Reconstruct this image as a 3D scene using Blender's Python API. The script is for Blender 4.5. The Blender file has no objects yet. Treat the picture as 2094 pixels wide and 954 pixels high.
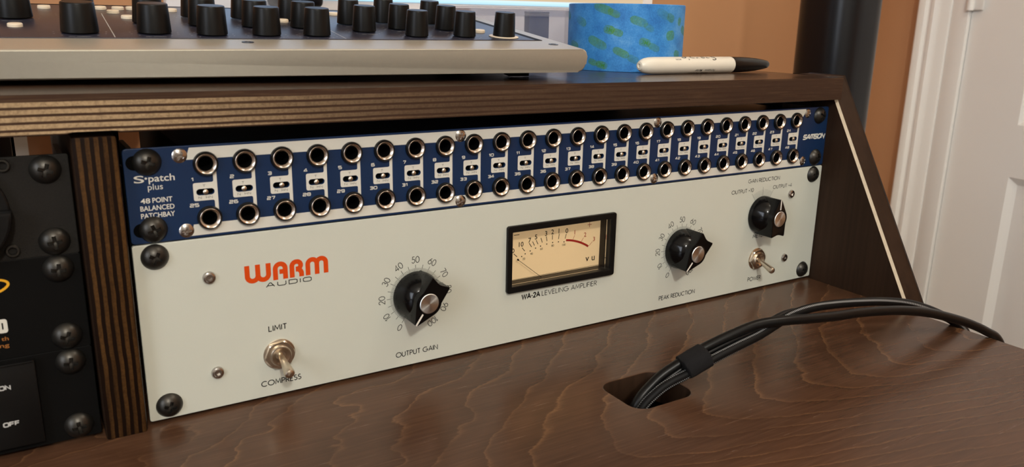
import bpy, bmesh, math, random
from mathutils import Vector, Matrix
from math import sin, cos, pi, radians as rad, sqrt, atan2
random.seed(7)
S = bpy.context.scene
COL = S.collection
MM = 0.001
HB = 134.5          # height of the panel-top line above the desk, mm

# ------------------------------------------------------------------ camera, world, lights
def W(u, v, z):
    """u right along the rack, v down from the rack top, z away from the viewer (mm) -> world metres"""
    return Vector((u * MM, z * MM, (HB - v) * MM))

cam = bpy.data.cameras.new('camera')
co = bpy.data.objects.new('camera', cam)
COL.objects.link(co)
R = [[0.850149, -0.01864289, -0.52621204], [-0.12051062, 0.96595706, -0.22891953], [0.51256596, 0.25802985, 0.81896077]]
pv = lambda r: Vector((r[0], r[2], -r[1]))
rx, ry, rz = pv(R[0]), -pv(R[1]), -pv(R[2])
co.matrix_world = Matrix(((rx.x, ry.x, rz.x, 0), (rx.y, ry.y, rz.y, 0), (rx.z, ry.z, rz.z, 0), (0, 0, 0, 1)))
co.matrix_world.translation = W(-40.603, -59.721, -391.645)
cam.sensor_width = 36.0
cam.lens = 36.0 * 1648.37 / 2094.0
cam.clip_start = 0.01
cam.clip_end = 50
cam.dof.use_dof = True
cam.dof.focus_distance = 0.52
cam.dof.aperture_fstop = 18.0
S.camera = co

S.view_settings.view_transform = 'Standard'
S.view_settings.look = 'None'
S.view_settings.gamma = 1.0
S.view_settings.use_curve_mapping = False
S.view_settings.exposure = 0.10

wd = bpy.data.worlds.new('world')
S.world = wd
wd.use_nodes = True
wd.node_tree.nodes['Background'].inputs[0].default_value = (0.9, 0.86, 0.80, 1)
wd.node_tree.nodes['Background'].inputs[1].default_value = 0.05

def light(name, kind, loc, power, color, size=0.1, target=None, size_y=None):
    d = bpy.data.lights.new(name, kind)
    d.energy = power
    d.color = color
    if kind == 'AREA':
        d.size = size
        if size_y:
            d.shape = 'RECTANGLE'; d.size_y = size_y
    else:
        d.shadow_soft_size = size
    o = bpy.data.objects.new(name, d)
    COL.objects.link(o)
    o.location = loc
    if target is not None:
        o.rotation_euler = (Vector(target) - Vector(loc)).to_track_quat('-Z', 'Y').to_euler()
    return o

# main warm lamp in the room, in front of and above the rack (gives the knob shadows)
light('room_lamp', 'POINT', (-0.22, -1.55, 1.18), 56.0, (1.0, 0.965, 0.89), 0.07)
# unseen fill added high on the right: brightens the back wall and door
light('added_right_fill', 'POINT', (0.95, -0.55, 1.42), 12.0, (1.0, 0.94, 0.82), 0.10)
# unseen spot added only to brighten the back wall
sp_ = light('added_wall_spot', 'SPOT', (0.80, 0.12, 1.50), 44.0, (1.0, 0.86, 0.62), 0.05, (0.78, 0.80, 0.12))
sp_.data.spot_size = rad(62); sp_.data.spot_blend = 0.6
# soft bluish fill added at the left, in front of the desk
light('added_cool_fill', 'AREA', (-1.85, -1.0, 0.75), 27.0, (0.80, 0.88, 1.0), 1.1, (0.9, 0.3, 0.1), 1.2)

# ------------------------------------------------------------------ node helpers
class N:
    def __init__(s, name):
        s.m = bpy.data.materials.new(name)
        s.m.use_nodes = True
        s.t = s.m.node_tree
        s.b = s.t.nodes['Principled BSDF']
        s.out = s.t.nodes['Material Output']
    def new(s, typ, **kw):
        n = s.t.nodes.new(typ)
        for k, v in kw.items():
            setattr(n, k, v)
        return n
    def put(s, sock, val):
        if hasattr(val, 'is_linked') or isinstance(val, bpy.types.NodeSocket):
            s.t.links.new(val, sock)
        else:
            sock.default_value = val
    def math(s, op, *a, clamp=False):
        n = s.new('ShaderNodeMath', operation=op, use_clamp=clamp)
        for i, x in enumerate(a):
            s.put(n.inputs[i], x)
        return n.outputs[0]
    def coord(s, which='Object'):
        return s.new('ShaderNodeTexCoord').outputs[which]
    def sep(s, v):
        n = s.new('ShaderNodeSeparateXYZ'); s.put(n.inputs[0], v); return n.outputs
    def comb(s, x, y, z):
        n = s.new('ShaderNodeCombineXYZ')
        for i, q in enumerate((x, y, z)): s.put(n.inputs[i], q)
        return n.outputs[0]
    def scale(s, v, sc):
        n = s.new('ShaderNodeVectorMath', operation='MULTIPLY'); s.put(n.inputs[0], v); n.inputs[1].default_value = sc; return n.outputs[0]
    def noise(s, v, scale, detail=3.0, rough=0.5, dist=0.0):
        n = s.new('ShaderNodeTexNoise')
        s.put(n.inputs['Vector'], v); n.inputs['Scale'].default_value = scale
        n.inputs['Detail'].default_value = detail; n.inputs['Roughness'].default_value = rough; n.inputs['Distortion'].default_value = dist
        return n.outputs['Fac']
    def ramp(s, f, stops, interp='LINEAR'):
        n = s.new('ShaderNodeValToRGB'); s.put(n.inputs[0], f)
        cr = n.color_ramp; cr.interpolation = interp
        while len(cr.elements) < len(stops): cr.elements.new(0.5)
        for e, (p, c) in zip(cr.elements, stops):
            e.position = p; e.color = (c[0], c[1], c[2], 1) if not isinstance(c, (int, float)) else (c, c, c, 1)
        return n.outputs[0]
    def mix(s, f, a, b, blend='MIX'):
        n = s.new('ShaderNodeMix', data_type='RGBA', blend_type=blend)
        s.put(n.inputs[0], f)
        for i, x in ((6, a), (7, b)):
            s.put(n.inputs[i], x if not isinstance(x, tuple) else (x[0], x[1], x[2], 1))
        return n.outputs[2]
    def bump(s, h, strength=0.2, dist=0.001):
        n = s.new('ShaderNodeBump'); n.inputs['Strength'].default_value = strength; n.inputs['Distance'].default_value = dist
        s.put(n.inputs['Height'], h); s.t.links.new(n.outputs[0], s.b.inputs['Normal'])
    def set(s, **kw):
        names = dict(color='Base Color', rough='Roughness', metal='Metallic', spec='Specular IOR Level', alpha='Alpha', coat='Coat Weight', coatr='Coat Roughness',
                     trans='Transmission Weight', ior='IOR', emit='Emission Color', estr='Emission Strength', aniso='Anisotropic', sheen='Sheen Weight')
        for k, v in kw.items():
            if isinstance(v, tuple) and len(v) == 3: v = (v[0], v[1], v[2], 1)
            s.put(s.b.inputs[names[k]], v)
        return s

def simple(name, color, rough=0.5, metal=0.0, var=0.06, vscale=60.0, bump=0.0, bscale=900.0, spec=0.5, coat=0.0):
    n = N(name)
    f = n.noise(n.coord(), vscale, 4)
    a = tuple(max(0, c * (1 - var)) for c in color); b = tuple(min(1, c * (1 + var)) for c in color)
    n.set(color=n.mix(f, a, b), rough=rough, metal=metal, spec=spec, coat=coat)
    if bump:
        n.bump(n.noise(n.coord(), bscale, 2), bump, 0.0004)
    return n.m

M = {}
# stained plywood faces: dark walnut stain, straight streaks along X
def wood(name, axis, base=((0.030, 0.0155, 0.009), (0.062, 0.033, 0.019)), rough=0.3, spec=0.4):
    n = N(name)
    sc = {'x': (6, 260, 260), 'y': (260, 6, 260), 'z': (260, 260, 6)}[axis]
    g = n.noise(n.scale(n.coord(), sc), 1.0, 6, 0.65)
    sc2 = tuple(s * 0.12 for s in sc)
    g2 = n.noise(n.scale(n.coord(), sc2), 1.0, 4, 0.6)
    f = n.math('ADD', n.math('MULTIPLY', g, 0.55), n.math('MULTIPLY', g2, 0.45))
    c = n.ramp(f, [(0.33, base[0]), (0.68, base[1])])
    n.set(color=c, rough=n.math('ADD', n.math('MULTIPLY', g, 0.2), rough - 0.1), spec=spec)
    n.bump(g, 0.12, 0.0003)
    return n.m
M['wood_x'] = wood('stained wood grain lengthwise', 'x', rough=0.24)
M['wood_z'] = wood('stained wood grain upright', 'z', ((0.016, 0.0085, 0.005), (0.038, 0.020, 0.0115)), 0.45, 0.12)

def desk_wood():
    n = N('stained desktop with cathedral grain')
    p = n.coord()
    x, y, z = n.sep(p)
    pw = n.noise(n.scale(p, (7, 11, 1)), 1.0, 2, 0.5)
    pj = n.noise(n.scale(p, (22, 40, 1)), 1.0, 2, 0.5)
    pk = n.noise(n.scale(p, (170, 600, 1)), 1.0, 3, 0.7)
    # rings open to the right about an axis some 140 mm in front of the rack
    w = n.math('ADD', y, 0.080)
    wp = n.math('SQRT', n.math('ADD', n.math('MULTIPLY', w, w), 0.00016))
    k = n.math('ADD', n.math('MULTIPLY', wp, 2.7), n.math('MULTIPLY', w, -1.5))
    amp = n.math('ADD', 0.05, n.math('MULTIPLY', n.math('MULTIPLY', x, -0.7, clamp=True), 1.0))
    F = n.math('SUBTRACT', x, k)
    F = n.math('ADD', F, n.math('MULTIPLY', n.math('SUBTRACT', pw, 0.5), amp))
    F = n.math('ADD', F, n.math('MULTIPLY', n.math('SUBTRACT', pj, 0.5), n.math('MULTIPLY', amp, 0.55)))
    F = n.math('ADD', F, n.math('MULTIPLY', n.math('SUBTRACT', pk, 0.5), 0.0065))
    t = n.math('FRACT', n.math('ADD', n.math('MULTIPLY', F, 1 / 0.036), 20.35))
    line = n.ramp(t, [(0.0, 0.4), (0.02, 1.0), (0.05, 0.5), (0.12, 0.08), (0.22, 0.0), (0.985, 0.0), (1.0, 0.4)])
    dark = n.ramp(t, [(0.0, 0.5), (0.6, 0.8), (0.93, 0.05), (1.0, 0.0)])
    strength = n.ramp(n.noise(n.scale(p, (14, 20, 1)), 1.0, 3, 0.6), [(0.36, 0.15), (0.62, 1.0)])
    g = n.noise(n.scale(p, (14, 420, 1)), 1.0, 6, 0.7)
    b = n.noise(n.scale(p, (7, 16, 1)), 1.0, 4, 0.6)
    fl = n.math('ADD', n.math('MULTIPLY', g, 0.5), n.math('MULTIPLY', b, 0.5))
    base = n.ramp(fl, [(0.36, (0.062, 0.0275, 0.0140)), (0.66, (0.140, 0.066, 0.0345))])
    base = n.mix(n.math('MULTIPLY', dark, 0.45), n.mix(0.55, base, (0.030, 0.0145, 0.008)), n.mix(0.25, base, (0.095, 0.052, 0.033)))
    c = n.mix(n.math('MULTIPLY', n.math('MULTIPLY', line, strength), 0.75), base, (0.175, 0.088, 0.040))
    fine = n.noise(n.scale(p, (30, 900, 1)), 1.0, 2, 0.5)
    c = n.mix(n.ramp(fine, [(0.60, 0.0), (0.72, 0.22)]), c, (0.17, 0.085, 0.045))
    n.set(color=c, rough=n.math('ADD', n.math('MULTIPLY', g, 0.16), 0.17), spec=0.27)
    n.bump(g, 0.06, 0.0003)
    return n.m
M['desk'] = desk_wood()

def ply_edge(name, axis, thick, origin, bands, light_c, dark_c, fade=None):
    """alternating plies across one axis; with fade, the pale plies darken along the board"""
    n = N(name)
    p = n.coord()
    comp = n.sep(p)
    a = comp['xyz'.index(axis)]
    long_ = (5, 900, 900) if axis == 'z' and fade else (900, 900, 14)
    wob = n.noise(n.scale(p, (40, 40, 40)), 1.0, 3, 0.6)
    tt = n.math('MULTIPLY', n.math('SUBTRACT', a, origin), 1 / thick)
    tt = n.math('ADD', tt, n.math('MULTIPLY', n.math('SUBTRACT', wob, 0.5), 0.030 if fade else 0.10))
    s = n.math('FRACT', n.math('MULTIPLY', tt, bands))
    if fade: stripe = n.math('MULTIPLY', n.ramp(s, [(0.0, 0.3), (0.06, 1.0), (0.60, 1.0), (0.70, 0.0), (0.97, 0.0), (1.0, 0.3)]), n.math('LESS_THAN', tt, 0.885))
    else: stripe = n.ramp(s, [(0.0, 0.0), (0.40, 0.0), (0.50, 1.0), (0.92, 1.0), (1.0, 0.0)])
    gr = n.noise(n.scale(p, (700, 700, 700)), 1.0, 3, 0.7)
    st = n.math('MULTIPLY', stripe, n.ramp(gr, [(0.25, 0.45), (0.6, 1.0)]))
    if not fade:
        st = n.math('MULTIPLY', st, n.ramp(n.noise(n.scale(p, (240, 240, 14)), 1.0, 3, 0.6), [(0.32, 0.25), (0.62, 1.0)]))
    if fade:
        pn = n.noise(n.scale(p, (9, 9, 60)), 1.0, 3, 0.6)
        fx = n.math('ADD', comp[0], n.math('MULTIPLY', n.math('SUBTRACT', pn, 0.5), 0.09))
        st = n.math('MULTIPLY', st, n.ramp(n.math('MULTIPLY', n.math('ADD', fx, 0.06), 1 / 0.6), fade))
    c = n.mix(st, dark_c, light_c)
    if fade:
        sk = n.noise(n.scale(p, (28, 300, 900)), 1.0, 4, 0.7)
        c = n.mix(n.ramp(sk, [(0.50, 0.0), (0.70, 0.30)]), c, (0.16, 0.095, 0.050))
    n.set(color=c, rough=0.55, spec=0.06)
    n.bump(gr, 0.15, 0.0003)
    return n.m
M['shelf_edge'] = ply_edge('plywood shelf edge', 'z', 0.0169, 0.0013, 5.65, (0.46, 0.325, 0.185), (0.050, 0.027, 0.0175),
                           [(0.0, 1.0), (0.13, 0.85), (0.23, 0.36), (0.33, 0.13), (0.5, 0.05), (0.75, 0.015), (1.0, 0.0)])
M['post_edge'] = ply_edge('plywood post edge', 'x', 0.0170, -0.0085, 5.0, (0.080, 0.037, 0.0115), (0.0085, 0.004, 0.0024))
M['bare_edge'] = simple('bare wood chamfer', (0.50, 0.40, 0.27), 0.5, var=0.25, vscale=200)

M['cream'] = simple('warm light grey enamel', (0.56, 0.568, 0.492), 0.38, var=0.015, vscale=40, bump=0.05, bscale=1500)
M['blue'] = simple('navy blue enamel', (0.0062, 0.0220, 0.068), 0.4, var=0.08, vscale=60, bump=0.04, bscale=1500, spec=0.3)
M['white_ink'] = simple('pale printed ink', (0.63, 0.61, 0.54), 0.4, var=0.03)
M['black_ink'] = simple('black printed ink', (0.0045, 0.0042, 0.004), 0.6, var=0.1, spec=.1)
M['grey_ink'] = simple('grey printed ink', (0.20, 0.19, 0.17), 0.5, var=0.1)
M['orange_ink'] = simple('orange red printed ink', (0.60, 0.060, 0.005), 0.5, var=0.03, spec=.15)
M['red_ink'] = simple('red printed ink', (0.50, 0.018, 0.012), 0.45, var=0.04)
M['yellow_ink'] = simple('yellow printed ink', (0.72, 0.36, 0.012), 0.45, var=0.05)
M['amber_ink'] = simple('amber printed ink', (0.30, 0.11, 0.02), 0.5, var=0.1)
M['grey_letter'] = simple('light grey printed ink', (0.45, 0.45, 0.43), 0.45, var=0.05)
M['chassis'] = simple('dark steel chassis', (0.022, 0.024, 0.030), 0.35, metal=0.6, var=0.2)
M['zinc'] = simple('zinc plated steel', (0.42, 0.40, 0.37), 0.35, metal=1.0, var=0.15, vscale=200)
M['black_metal'] = simple('black anodised screw', (0.050, 0.046, 0.040), 0.38, metal=0.85, var=0.15, vscale=300)
M['chrome'] = simple('bright plated steel', (0.46, 0.43, 0.40), 0.22, metal=1.0, var=0.08, vscale=300)
M['bronze'] = simple('nickel plated brass ring', (0.56, 0.465, 0.385), 0.26, metal=1.0, var=0.06, vscale=200)
M['nickel'] = simple('satin nickel', (0.60, 0.52, 0.42), 0.28, metal=1.0, var=0.08, vscale=400)
M['black_plastic'] = simple('glossy black plastic', (0.0025, 0.0024, 0.0025), 0.15, var=0.2, spec=0.28)
M['satin_black'] = simple('satin black plastic', (0.0045, 0.0043, 0.0042), 0.38, var=0.2, bump=0.05, spec=0.22)
M['hole'] = simple('dark recess', (0.0015, 0.0015, 0.0015), 0.8, var=0.1, spec=0.05)
M['rim_black'] = simple('black jack collar', (0.008, 0.007, 0.006), 0.28, metal=0.3, var=0.1)
M['white_line'] = simple('white pointer paint', (0.75, 0.70, 0.62), 0.4, var=0.04)
def lit_card():
    n = N('backlit cream meter card')
    f = n.noise(n.coord(), 25.0, 3)
    n.set(color=n.mix(f, (0.84, 0.62, 0.34), (0.90, 0.67, 0.38)), rough=0.6, emit=(1.0, 0.71, 0.38), estr=0.30)
    return n.m
M['dial'] = lit_card()
def brushed():
    n = N('spun aluminium cap')
    x, y, z = n.sep(n.coord())
    r = n.math('SQRT', n.math('ADD', n.math('MULTIPLY', x, x), n.math('MULTIPLY', y, y)))
    ring = n.noise(n.comb(n.math('MULTIPLY', r, 9000.0), 0.0, 0.0), 1.0, 2)
    tn = n.new('ShaderNodeTangent', direction_type='RADIAL', axis='Z')
    n.t.links.new(tn.outputs[0], n.b.inputs['Tangent'])
    n.set(color=n.mix(ring, (0.56, 0.56, 0.54), (0.80, 0.80, 0.78)), metal=1.0, rough=0.34, aniso=0.85)
    return n.m
M['spun'] = brushed()
def clear(name, tint=(0.95, 0.95, 0.95), gloss=0.08, haze=0.0, rough=0.03):
    n = N(name)
    f = n.noise(n.coord(), 30.0, 3)
    tr = n.new('ShaderNodeBsdfTransparent'); n.put(tr.inputs[0], (*tint, 1))
    gl = n.new('ShaderNodeBsdfGlossy'); gl.inputs['Roughness'].default_value = rough
    fr = n.new('ShaderNodeFresnel'); fr.inputs[0].default_value = 1.4
    mx = n.new('ShaderNodeMixShader'); n.t.links.new(n.math('MULTIPLY', fr.outputs[0], gloss * 10), mx.inputs[0])
    n.t.links.new(tr.outputs[0], mx.inputs[1]); n.t.links.new(gl.outputs[0], mx.inputs[2])
    res = mx.outputs[0]
    if haze:
        df = n.new('ShaderNodeBsdfDiffuse'); df.inputs[0].default_value = (0.80, 0.78, 0.80, 1)
        tl = n.new('ShaderNodeBsdfTranslucent'); tl.inputs[0].default_value = (0.80, 0.78, 0.80, 1)
        m1 = n.new('ShaderNodeMixShader'); m1.inputs[0].default_value = 0.4
        n.t.links.new(df.outputs[0], m1.inputs[1]); n.t.links.new(tl.outputs[0], m1.inputs[2])
        m2 = n.new('ShaderNodeMixShader'); n.t.links.new(n.math('ADD', n.math('MULTIPLY', f, 0.12), haze - 0.06), m2.inputs[0])
        n.t.links.new(res, m2.inputs[1]); n.t.links.new(m1.outputs[0], m2.inputs[2]); res = m2.outputs[0]
    n.t.links.new(res, n.out.inputs[0])
    return n.m
M['clear'] = clear('clear meter window')
M['milky'] = clear('milky translucent plastic', (0.93, 0.94, 0.97), 0.05, 0.14, 0.15)
M['silver'] = simple('silver grey painted metal', (0.52, 0.485, 0.40), 0.40, metal=0.6, var=0.04, vscale=500, bump=0.05, bscale=3000)
def dusty():
    n = N('dusty dark control surface')
    p = n.coord()
    d = n.noise(p, 2600.0, 2, 0.6)
    b = n.noise(p, 14.0, 3, 0.6)
    spk = n.ramp(d, [(0.60, 0.0), (0.78, 0.5)])
    c = n.mix(n.ramp(b, [(0.3, 0.0), (0.7, 0.25)]), (0.016, 0.017, 0.030), (0.040, 0.038, 0.050))
    n.set(color=n.mix(spk, c, (0.11, 0.105, 0.12)), rough=0.34, spec=0.5)
    return n.m
M['dusty'] = dusty()
M['button'] = simple('ivory rubber button', (0.78, 0.66, 0.50), 0.45, var=0.03)
def tape_mat():
    n = N('blue crepe masking tape')
    p = n.coord()
    a = n.noise(n.scale(p, (60, 60, 60)), 1.0, 5, 0.6)
    f = n.noise(n.scale(p, (900, 900, 900)), 1.0, 3, 0.6)
    c = n.ramp(n.math('ADD', n.math('MULTIPLY', a, 0.7), n.math('MULTIPLY', f, 0.3)), [(0.32, (0.018, 0.13, 0.42)), (0.52, (0.045, 0.25, 0.62)), (0.72, (0.14, 0.38, 0.70))])
    n.set(color=c, rough=0.5, spec=0.3)
    n.bump(f, 0.15, 0.0004)
    return n.m
M['tape'] = tape_mat()
M['tape_side'] = simple('tape layer edges', (0.10, 0.30, 0.58), 0.6, var=0.15, vscale=900)
M['core'] = simple('cardboard core', (0.42, 0.31, 0.20), 0.7, var=0.08)
def green_mark(k=1.0):
    n = N('faded green print')
    f = n.noise(n.coord(), 700.0, 3, 0.7)
    g = n.noise(n.coord(), 55.0, 2, 0.5)
    a = n.math('MULTIPLY', n.ramp(f, [(0.25, 0.35), (0.70, 0.9)]), n.ramp(g, [(0.38, 0.22), (0.62, 0.95)]))
    n.set(color=(0.10, 0.36, 0.06), rough=0.55, alpha=n.math('MULTIPLY', a, k))
    return n.m
M['green'] = green_mark()
M['green_faint'] = green_mark(0.75)
M['dark_green'] = simple('dark green print', (0.03, 0.20, 0.06), 0.6, var=0.2)
M['pen'] = simple('off white pen barrel', (0.76, 0.71, 0.60), 0.32, var=0.02)
M['cable'] = simple('black rubber cable', (0.0035, 0.0034, 0.0034), 0.34, var=0.2, spec=0.22)
def braid():
    n = N('black braid with white tracer')
    uv = n.sep(n.coord('UV'))
    a = n.math('FRACT', n.math('ADD', n.math('MULTIPLY', uv[0], 300.0), n.math('MULTIPLY', uv[1], 5.0)))
    tick = n.math('GREATER_THAN', a, 0.55)
    b = n.math('FRACT', n.math('ADD', n.math('MULTIPLY', uv[1], 3.0), n.math('MULTIPLY', uv[0], 1.2)))
    band = n.math('MULTIPLY', n.math('GREATER_THAN', b, 0.40), n.math('LESS_THAN', b, 0.62))
    n.set(color=n.mix(n.math('MULTIPLY', tick, band), (0.0040, 0.0038, 0.0038), (0.30, 0.30, 0.30)), rough=0.5, spec=0.15)
    w = n.new('ShaderNodeTexWave'); n.put(w.inputs['Vector'], n.comb(uv[0], uv[1], 0.0)); w.inputs['Scale'].default_value = 240
    n.bump(w.outputs['Fac'], 0.2, 0.0003)
    return n.m
M['braid'] = braid()
M['velcro'] = simple('black hook and loop strap', (0.012, 0.0115, 0.012), 0.9, var=0.5, vscale=2500, bump=0.8, bscale=4000, spec=0.15)
M['textured_black'] = simple('coarse textured black powder coat', (0.0125, 0.0110, 0.0093), 0.6, spec=0.15, var=0.45, vscale=1300, bump=0.35, bscale=1800)
M['flat_black'] = simple('flat black powder coat', (0.0030, 0.0028, 0.0026), 0.6, var=0.15, spec=0.1)
M['pale_wall'] = simple('pale grey wall paint', (0.50, 0.49, 0.46), 0.8, var=0.02, vscale=8)
M['wall'] = simple('terracotta wall paint', (0.465, 0.240, 0.118), 0.75, var=0.03, vscale=8, bump=0.08, bscale=500)
M['trim_white'] = simple('white gloss woodwork paint', (0.82, 0.81, 0.785), 0.4, var=0.02, vscale=6)
M['floor'] = simple('beige carpet', (0.22, 0.16, 0.11), 0.9, var=0.2, vscale=300, bump=0.4, bscale=900)
M['ceiling'] = simple('white ceiling paint', (0.72, 0.68, 0.60), 0.9, var=0.02)
M['tower'] = simple('black lacquer', (0.004, 0.0043, 0.006), 0.3, var=0.2, vscale=5, spec=0.35)
M['chin'] = simple('pale silver aluminium', (0.84, 0.82, 0.84), 0.4, metal=0.0, var=0.02)
M['blue_card'] = simple('slate blue card', (0.020, 0.050, 0.15), 0.6, var=0.05)
def screen():
    n = N('lit display picture')
    x, y, z = n.sep(n.coord())
    c = n.ramp(n.math('MULTIPLY', z, 1 / 0.028), [(0.0, (0.45, 0.80, 1.0)), (0.18, (0.70, 0.92, 1.0)), (0.22, (0.66, 0.50, 0.32)), (0.90, (0.66, 0.50, 0.32)), (1.0, (0.50, 0.70, 1.0))])
    n.set(color=(0.01, 0.01, 0.01), rough=0.2, emit=c, estr=n.math('ADD', 1.0, n.math('MULTIPLY', n.math('GREATER_THAN', z, 0.028), 0.1)))
    return n.m
M['screen'] = screen()

# ------------------------------------------------------------------ object helpers
def link(o, parent=None):
    COL.objects.link(o)
    if parent: o.parent = parent
    return o
def thing(name, label, cat, matrix=None, loc=None, group=None):
    o = bpy.data.objects.new(name, None)
    o.empty_display_size = 0.02
    COL.objects.link(o)
    if matrix is not None: o.matrix_world = matrix
    if loc is not None: o.location = loc
    o['label'] = label; o['category'] = cat
    if group: o['group'] = group
    return o
def tag(o, label, cat, group=None):
    o['label'] = label; o['category'] = cat
    if group: o['group'] = group
    return o
def struct(o, label=None):
    o['kind'] = 'structure'
    if label: o['label'] = label
    return o
def mesh_obj(name, me, mat, parent=None, loc=None, rot=None):
    o = bpy.data.objects.new(name, me)
    mats = mat if isinstance(mat, (list, tuple)) else [mat]
    for m in mats: me.materials.append(m)
    link(o, parent)
    if loc is not None: o.location = loc
    if rot is not None: o.rotation_euler = rot
    return o
def from_bm(bm, name, smooth=None):
    bmesh.ops.recalc_face_normals(bm, faces=bm.faces[:])
    me = bpy.data.meshes.new(name)
    bm.to_mesh(me); bm.free()
    if smooth is not None: shade(me, smooth)
    return me
def shade(me, angle=35):
    for p in me.polygons: p.use_smooth = True
    try: me.set_sharp_from_angle(angle=rad(angle))
    except Exception: pass
def xform(me, f):
    for v in me.vertices: v.co = f(v.co)
    me.update()
def scale_mm(me):
    for v in me.vertices: v.co = v.co * MM
    me.update(); return me
PANEL_ROT = Matrix.Rotation(rad(90), 4, 'X')     # local (u, up, toward viewer) -> world
def panel_thing(name, label, cat, u0, v0, z0=0.0, group=None):
    """thing whose local axes are u, up and out of the panel, origin at (u0, v0), z0 behind the panel plane"""
    m = Matrix.Translation(W(u0, v0, z0)) @ PANEL_ROT
    o = thing(name, label, cat, matrix=m, group=group)
    o['_o'] = 0
    del o['_o']
    ORG[o.name] = (u0, v0)
    return o
ORG = {}
def L(t, u, v, n=0.0):
    u0, v0 = ORG[t.name]
    return Vector(((u - u0) * MM, (v0 - v) * MM, n * MM))

def rrect(x0, y0, x1, y1, r, n=5):
    if not isinstance(r, (list, tuple)): r = [r] * 4
    pts = []
    for (cx, cy, a, rr) in ((x1 - r[0], y0 + r[0], -90, r[0]), (x1 - r[1], y1 - r[1], 0, r[1]), (x0 + r[2], y1 - r[2], 90, r[2]), (x0 + r[3], y0 + r[3], 180, r[3])):
        for i in range(n + 1):
            t = rad(a + 90 * i / n)
            pts.append((cx + rr * cos(t), cy + rr * sin(t)))
    return pts
def circle(cx, cy, r, n=28):
    return [(cx + r * cos(2 * pi * i / n), cy + r * sin(2 * pi * i / n)) for i in range(n)]
def stadium(cx, cy, w, h, n=8):
    return rrect(cx - w / 2, cy - h / 2, cx + w / 2, cy + h / 2, h / 2 * 0.999, n)
def plate(outers, holes=(), t=1.0, bevel=0.0):
    """2-D outlines (mm) filled and extruded: from z=0 up to z=t"""
    cu = bpy.data.curves.new('tmp', 'CURVE')
    cu.dimensions = '2D'; cu.fill_mode = 'BOTH'; cu.extrude = max(t / 2 - bevel, 0.0); cu.bevel_depth = bevel; cu.bevel_resolution = 1
    cu.resolution_u = 1
    for pts in list(outers) + list(holes):
        sp = cu.splines.new('POLY'); sp.points.add(len(pts) - 1); sp.use_cyclic_u = True
        for p, q in zip(sp.points, pts): p.co = (q[0], q[1], 0, 1)
    o = bpy.data.objects.new('tmp', cu); COL.objects.link(o)
    dg = bpy.context.evaluated_depsgraph_get()
    me = bpy.data.meshes.new_from_object(o.evaluated_get(dg))
    bpy.data.objects.remove(o); bpy.data.curves.remove(cu)
    for v in me.vertices: v.co.z += t / 2
    shade(me, 40)
    return me
def boxbm(bm, x0, y0, z0, x1, y1, z1):
    r = bmesh.ops.create_cube(bm, size=1.0)
    for v in r['verts']:
        v.co = Vector(((x0 + x1) / 2 + v.co.x * (x1 - x0), (y0 + y1) / 2 + v.co.y * (y1 - y0), (z0 + z1) / 2 + v.co.z * (z1 - z0)))
    return r['verts']
def box(x0, y0, z0, x1, y1, z1, bevel=0.0, seg=2):
    bm = bmesh.new(); boxbm(bm, min(x0, x1), min(y0, y1), min(z0, z1), max(x0, x1), max(y0, y1), max(z0, z1))
    if bevel: bmesh.ops.bevel(bm, geom=bm.edges[:], offset=bevel, segments=seg, profile=0.5, affect='EDGES')
    return from_bm(bm, 'box', 40)
def lathe(profile, n=40, mat_idx=None, cap=True):
    """profile [(r, z)] about Z; mat_idx gives the material of each band"""
    bm = bmesh.new(); rings = []
    for (r, z) in profile:
        if r < 1e-6: rings.append([bm.verts.new((0, 0, z))])
        else: rings.append([bm.verts.new((r * cos(2 * pi * i / n), r * sin(2 * pi * i / n), z)) for i in range(n)])
    for k in range(len(rings) - 1):
        a, b = rings[k], rings[k + 1]
        for i in range(n):
            j = (i + 1) % n
            if len(a) == 1 and len(b) == 1: continue
            if len(a) == 1: f = bm.faces.new((a[0], b[i], b[j]))
            elif len(b) == 1: f = bm.faces.new((a[i], b[0], a[j]))
            else: f = bm.faces.new((a[i], b[i], b[j], a[j]))
            if mat_idx: f.material_index = mat_idx[k]
    me = bpy.data.meshes.new('lathe'); bm.normal_update()
    bmesh.ops.recalc_face_normals(bm, faces=bm.faces[:])
    bm.to_mesh(me); bm.free(); shade(me, 32)
    return me
def merge(mes):
    bm = bmesh.new()
    for m in mes: bm.from_mesh(m)
    me = bpy.data.meshes.new('merged'); bm.to_mesh(me); bm.free()
    for m in mes: bpy.data.meshes.remove(m)
    return me
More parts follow.
